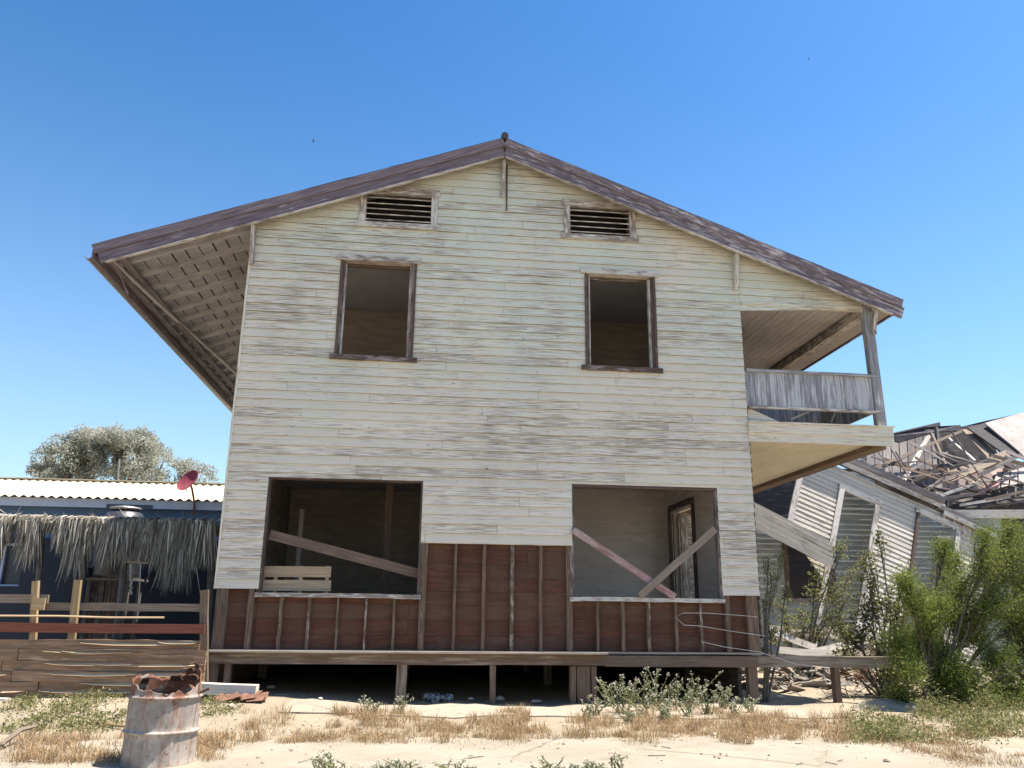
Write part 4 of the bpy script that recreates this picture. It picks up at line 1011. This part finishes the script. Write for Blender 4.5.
for k_ in range(42):                     # splintered boards and laths strewn through the fallen roof
    x = U(872, 1040); lo_ = 452+max(0, (x-860))*.02; hi = min(505, 476+(x-872)*.28); y = U(max(lo_, 440 if x > 930 else 462), hi)
    Y = U(8.0, 9.2); th = random.choice((-.45, -.35, .42, .5, .3, -.1, 1.0)); L_ = U(12, 40)
    A_ = at(x-L_*math.cos(th), y-L_*math.sin(th), Y+U(-.3, .3)); B_ = at(x+L_*math.cos(th), y+L_*math.sin(th), Y+U(-.3, .3))
    MB().beam(A_, B_, U(.03, .12), .025, (0, .4, 1), 4, .01, None, random.choice((1, .3, .1, .6))).build('splintered_board', random.choice((m_char_shade, m_char_shade, m_char_shade, m_ruinroof, m_ruinroof, m_eave, m_brownplank)), rh)
for k_ in range(5):
    A_ = at(U(900, 960), U(470, 490), 8.2); B_ = at(U(970, 1030), U(480, 505), 8.2); mid_ = A_.lerp(B_, .5)-Vector((0, 0, U(.1, .4)))
    MB().tube([A_, A_.lerp(mid_, .6), mid_, mid_.lerp(B_, .5), B_], .012, 5).build('loose_cable', m_char_shade, rh)
# rubble between
mb = MB()
for _ in range(420):
    X = U(5.6, 11.5); Y = U(1.6, 6.5); z = gz(X, Y)+U(0, .16); L = U(.1, .55); d = Vector((U(-1, 1), U(-1, 1), U(-.25, .25))).normalized()
    mb.beam(Vector((X, Y, z))-d*L/2, Vector((X, Y, z))+d*L/2, U(.04, .12), U(.012, .03), rdir(), 1, 0)
o = mb.build('rubble', m_rubble); tag(o, kind='stuff')
lab = "long broken plank lying in the rubble behind the low porch beam"
for p, q, Y0, Y1 in (((768, 640), (850, 628), 3.2, 3.6), ((775, 632), (815, 648), 2.6, 2.4), ((765, 650), (845, 655), 2.2, 2.0), ((800, 655), (870, 640), 2.2, 2.8), ((770, 628), (860, 640), 4.2, 3.5), ((820, 660), (880, 650), 1.8, 2.2)):
    A = at(*p, Y0); B_ = at(*q, Y1)
    for V_ in (A, B_): V_.z = max(V_.z, gz(V_.x, V_.y)+.06)
    o = MB().beam(A, B_, .13, .03, (0, .5, 1), 4, .01).build('broken_plank', m_rubble); tag(o, lab, 'plank', 'broken planks in the rubble')
mb = MB()
for k in range(40):
    X = U(6.1, 8.5); Y = U(.5, 1.6); p = Vector((X, Y, gz(X, Y))); e = p+Vector((U(-.5, .5), U(-.3, .3), U(.02, .35))); mb.tube([p, p.lerp(e, .5)+rdir()*.08, e], [.009, .007, .003], 4)
o = mb.build('dry_twigs', m_grey); tag(o, kind='stuff')
# pale mound by the shrub
g = gr(893, 708); mb = MB(); mb.lathe((0, 0, 0), [(.62, -.05), (.55, .05), (.4, .10), (.2, .13), (0, .135)], 18)
mb.v = [(g.x+p[0]*1.05, g.y+p[1]*.45, gz(g.x, g.y)+p[2]*(1+.5*mn.noise(Vector(p)*4))) for p in mb.v]
o = mb.build('sand_mound', m_walk, None, True); tag(o, "low pale mound of sand at the foot of the right shrubs", 'mound')

# ================================================================== FOREGROUND: barrel, planks, scrap
g = gr(157, 764); bx, by = g.x, g.y; bz = gz(bx, by)-.015
bar = empty('rusty_barrel', (0, 0, 0), "rusted pale oil barrel with a torn open top standing on the dirt", 'barrel')
NB = 72; Rb = .285
def btop(t):                              # torn rim height by angle (t=0 towards +X, -90deg towards the camera)
    x, y = math.cos(t), math.sin(t)
    h = .66+.03*mn.noise(Vector((x*2.5, y*2.5, 0)))+.03*mn.noise(Vector((x*8, y*8, 3)))
    h += .09*sstep(.3, 1, -x)+.15*sstep(-.2, .9, y)*(.55+.45*x)+.08*sstep(.4, 1, x)*sstep(-.5, .2, y)
    d = math.atan2(math.sin(t+1.35), math.cos(t+1.35)); h -= .02*math.exp(-(d/.5)**2)
    return h
zs = [0, .012, .035, .10, .17, .25, .28, .29, .297, .305, .313, .32, .33, .36, .42, .49, .55, .57, .58, .587, .595, .603, .61, .62, .635]
V = []; Fc = []; UVs = []
nr = len(zs)+4
for k in range(nr):
    for i in range(NB):
        t = 6.2832*i/NB; top = btop(t)
        z = zs[k] if k < len(zs) else zs[-1]+(top-zs[-1])*(k-len(zs)+1)/4
        r = Rb+.019*math.exp(-((z-.305)/.012)**2)+.019*math.exp(-((z-.595)/.012)**2)+.006*(z < .02)
        r += .006*mn.noise(Vector((math.cos(t)*2.2, math.sin(t)*2.2, z*2.5)))
        d = math.atan2(math.sin(t+2.15), math.cos(t+2.15)); r -= .015*math.exp(-((d-.2*(z-.3))/.09)**2)*(z > .02)
        d = math.atan2(math.sin(t+.85), math.cos(t+.85)); r -= .014*math.exp(-((d-.5*(z-.3))/.08)**2)
        if z > .62: r -= (z-.62)*(.10+.25*mn.noise(Vector((math.cos(t)*3, math.sin(t)*3, 8))))
        V.append(Vector((r*math.cos(t), r*math.sin(t), z*.92)))
mb = MB()
lean = Matrix.Rotation(math.radians(.6), 3, 'Y')
P = [lean @ v + Vector((bx, by, bz)) for v in V]
for k in range(nr-1):
    for i in range(NB):
        j = (i+1) % NB
        mb.face([P[k*NB+i], P[k*NB+j], P[(k+1)*NB+j], P[(k+1)*NB+i]], [(i*.028, V[k*NB+i].z), (i*.028+.028, V[k*NB+j].z), (i*.028+.028, V[(k+1)*NB+j].z), (i*.028, V[(k+1)*NB+i].z)], .5)
mb.v = [(p[0]-bx, p[1]-by, p[2]-bz) for p in mb.v]
body = mb.build('body', m_barrel, bar, True); body.location = (bx, by, bz)
sm = body.modifiers.new('thick', 'SOLIDIFY'); sm.thickness = .006; sm.offset = -1
for t0, hh, ww in ((1.0, .10, .16), (.55, .12, .14), (.15, .08, .12), (1.5, .06, .14), (2.6, .05, .1), (-.25, .06, .08)):
    base = Vector((Rb*.93*math.cos(t0), Rb*.93*math.sin(t0), btop(t0)*.92-.07)); tg = Vector((-math.sin(t0), math.cos(t0), 0)); inn = Vector((-math.cos(t0), -math.sin(t0), 0))
    prev = None; mb = MB()
    for k in range(5):
        q = k/4; c = base+Vector((0, 0, hh*math.sin(q*2.0)))+inn*(.10*q*q)+tg*U(-.015, .015); w = ww*(1-.6*q)*U(.7, 1.1)
        cur = (c-tg*w/2, c+tg*w/2)
        if prev: mb.face([prev[0]+Vector((bx, by, bz)), prev[1]+Vector((bx, by, bz)), cur[1]+Vector((bx, by, bz)), cur[0]+Vector((bx, by, bz))], None, R())
        prev = cur
    fl = mb.build('torn_flap', m_burnt, bar); sm = fl.modifiers.new('thick', 'SOLIDIFY'); sm.thickness = .008
MB().beam(Vector((bx+.26, by-.05, bz+.56)), Vector((bx+.38, by-.08, bz+.61)), .02, .012).build('bent_strip', m_barrel, bar)
p, q = gr(186, 707, .1), gr(258, 707, .1)
o = MB().beam(Vector((-3.05, -.55, gz(-3, -.5)+.13)), Vector((-2.02, -.62, gz(-2, -.6)+.12)), .13, .16, (0, 0, 1), 4, .004).build('white_beam', m_white); tag(o, "short white painted beam lying on the ground behind the barrel", 'beam')
o = MB().beam(Vector((-7.4, -.9, .12)), Vector((-4.95, -.82, .12)), .07, .12, (0, 0, 1), 5, .004).build('white_board', m_white); tag(o, "white board half hidden in the weeds at the far left of the fence", 'board')
mb = MB()
for k in range(9):
    X = U(-2.5, -2.05); Y = U(-.95, -.75); z = gz(X, Y)
    mb.plate([Vector((X, Y, z+.02)), Vector((X+U(.15, .3), Y+U(-.05, .05), z+U(.02, .09))), Vector((X+U(.1, .3), Y+.15, z+U(.06, .13))), Vector((X-.02, Y+.14, z+U(.04, .1)))], .008)
o = mb.build('scrap_metal', m_scrap); tag(o, "crumpled rusty scrap under the right end of the white beam", 'scrap')
o = MB().tube([gr(92, 721, .05), gr(106, 724, .05), gr(133, 727, .05), gr(150, 729, .05)], .016, 6).build('yellow_stick', m_yel); tag(o, "yellow stick lying in the weeds left of the barrel", 'stick')
a_, b_ = gr(2, 744, .06), gr(36, 726, .12)
o = MB().tube([a_-Vector((.5, .2, .05)), a_, a_.lerp(b_, .5)+Vector((0, 0, .04)), b_], [.03, .027, .022, .012], 6).build('dead_branch', m_grey); tag(o, "grey dead branch lying in dry grass at the left edge", 'branch')
mb = MB()
for _ in range(1300):
    x = U(0, 1024); y = U(700, 768)
    if y > 743 and R() < .8: continue
    y += 0; g = gr(x, y); X, Y = g.x, g.y
    if mn.noise(Vector((X*.8, Y*.8, 11))) < -.15: continue
    z = gz(X, Y)+(.016 if Y < -3.2 else .004); q = U(.005, .02)*(2 if R() < .05 else 1)
    if R() < .25: d = Vector((U(-1, 1), U(-1, 1), U(0, .1))).normalized(); mb.beam(Vector((X, Y, z+.006))-d*q*4, Vector((X, Y, z+.008))+d*q*4, .008, .006, (0, 0, 1))
    else: mb.lathe((X, Y, z), [(0, -q*.3), (q, 0), (q*.7, q*.5), (0, q*.7)], 5, (U(-.3, .3), U(-.3, .3), 1))
o = mb.build('gravel', m_grav); tag(o, kind='stuff')
def rock(name, X, Y, s, mt, label, group, cat='stone'):
    mb = MB(); mb.lathe((0, 0, 0), [(0, -.4), (.7, -.35), (1, 0), (.75, .45), (.3, .7), (0, .72)], 9)
    sx_, sy, sz_ = s*U(.8, 1.4), s*U(.7, 1.1), s*U(.6, 1); q = U(0, 9)
    mb.v = [(X+p[0]*sx_*(1+.35*mn.noise(Vector(p)+Vector((q, q, 0)))), Y+p[1]*sy*(1+.35*mn.noise(Vector(p)*1.3+Vector((0, q, q)))), gz(X, Y)+.03+p[2]*sz_) for p in mb.v]
    o = mb.build(name, mt); tag(o, label, cat, group); return o
for x, y, s in ((500, 700, .07), (471, 702, .05), (536, 702, .06), (270, 698, .06), (612, 703, .04), (780, 700, .05), (320, 706, .03), (715, 737, .025), (230, 716, .05)):
    g = gr(x, y); rock('pale_stone', g.x, g.y, s, m_stone, "pale stone lying near the edge of the crawl space", 'stones by the crawl space')
mb = MB()
for k in range(14):
    g = gr(U(425, 452), U(699, 704)); z = gz(g.x, g.y)+.04; mb.lathe((g.x, g.y, z), [(0, -.05), (.05, -.03), (.06, .0), (.03, .04), (0, .05)], 7, rdir(.2))
o = mb.build('litter', m_trash); tag(o, kind='stuff')
# birds
for x, y, s, lab in ((313.5, 141.5, .5, "dark bird flying left of the roof ridge"), (808.5, 59.5, .4, "tiny dark bird high in the sky right of the roof")):
    p = at(x, y, 45); mb = MB()
    mb.lathe(p, [(0, -.22*s), (.05*s, -.12*s), (.07*s, 0), (.05*s, .12*s), (0, .24*s)], 8, (.7, .2, .4))
    for sd in (-1, 1):
        mb.plate([p+Vector((.08*s, .05*sd*s, .05*s)), p+Vector((-.08*s, .05*sd*s, -.03*s)), p+Vector((-.1*s, .3*sd*s, .22*s)), p+Vector((.02*s, .34*sd*s, .26*s))], .012*s)
    o = mb.build('bird', m_bird); tag(o, lab, 'bird', 'birds in the sky')

# ================================================================== LIGHT
SUN = Vector((.36, -.02, 1)).normalized()
w = bpy.data.worlds.new("World"); sc.world = w; w.use_nodes = True; nt = w.node_tree; nt.nodes.clear()
sky = nt.nodes.new('ShaderNodeTexSky'); sky.sky_type = 'NISHITA'; sky.sun_disc = False
sky.sun_elevation = math.asin(SUN.z); sky.sun_rotation = math.atan2(SUN.x, SUN.y)
sky.air_density = 1.0; sky.dust_density = .9; sky.ozone_density = 1.6; sky.altitude = 0
bg = nt.nodes.new('ShaderNodeBackground'); bg.inputs[1].default_value = .1
ou = nt.nodes.new('ShaderNodeOutputWorld'); SK, SG = .085, 1.6
vm = nt.nodes.new('ShaderNodeVectorMath'); vm.operation = 'SCALE'; vm.inputs['Scale'].default_value = SK
gm = nt.nodes.new('ShaderNodeGamma'); gm.inputs[1].default_value = SG; v2 = nt.nodes.new('ShaderNodeVectorMath'); v2.operation = 'SCALE'; v2.inputs['Scale'].default_value = 13.7
nt.links.new(sky.outputs[0], vm.inputs[0]); nt.links.new(vm.outputs[0], gm.inputs[0]); hs = nt.nodes.new('ShaderNodeHueSaturation'); hs.inputs['Hue'].default_value = .490; hs.inputs['Saturation'].default_value = 1.14; nt.links.new(gm.outputs[0], hs.inputs['Color']); tc = nt.nodes.new('ShaderNodeTexCoord'); sx2 = nt.nodes.new('ShaderNodeSeparateXYZ'); nt.links.new(tc.outputs['Generated'], sx2.inputs[0])
m1 = nt.nodes.new('ShaderNodeMath'); m1.operation = 'SUBTRACT'; m1.use_clamp = True; m1.inputs[0].default_value = 1; nt.links.new(sx2.outputs[2], m1.inputs[1])
m2 = nt.nodes.new('ShaderNodeMath'); m2.operation = 'POWER'; m2.inputs[1].default_value = 3.3; nt.links.new(m1.outputs[0], m2.inputs[0])
m3 = nt.nodes.new('ShaderNodeMath'); m3.operation = 'MULTIPLY'; m3.inputs[1].default_value = .9; nt.links.new(m2.outputs[0], m3.inputs[0])
hz = nt.nodes.new('ShaderNodeMix'); hz.data_type = 'RGBA'; hz.inputs[7].default_value = (2.05, 2.5, 2.75, 1)      # dusty air low over the horizon
nt.links.new(m3.outputs[0], hz.inputs[0]); nt.links.new(hs.outputs[0], v2.inputs[0]); nt.links.new(v2.outputs[0], hz.inputs[6]); nt.links.new(hz.outputs[2], bg.inputs[0]); nt.links.new(bg.outputs[0], ou.inputs[0])
ld = bpy.data.lights.new('sun', 'SUN'); ld.energy = 3.5; ld.angle = math.radians(.53); ld.color = (1, .935, .83)
lo = bpy.data.objects.new('sun', ld); COL.objects.link(lo); lo.rotation_euler = SUN.to_track_quat('Z', 'Y').to_euler(); lo.location = SUN*60
sc.view_settings.view_transform = 'Standard'; sc.view_settings.look = 'None'; sc.view_settings.exposure = 1.83; sc.view_settings.gamma = 1
sc.cycles.max_bounces = 8; sc.cycles.diffuse_bounces = 5; sc.cycles.use_denoising = True
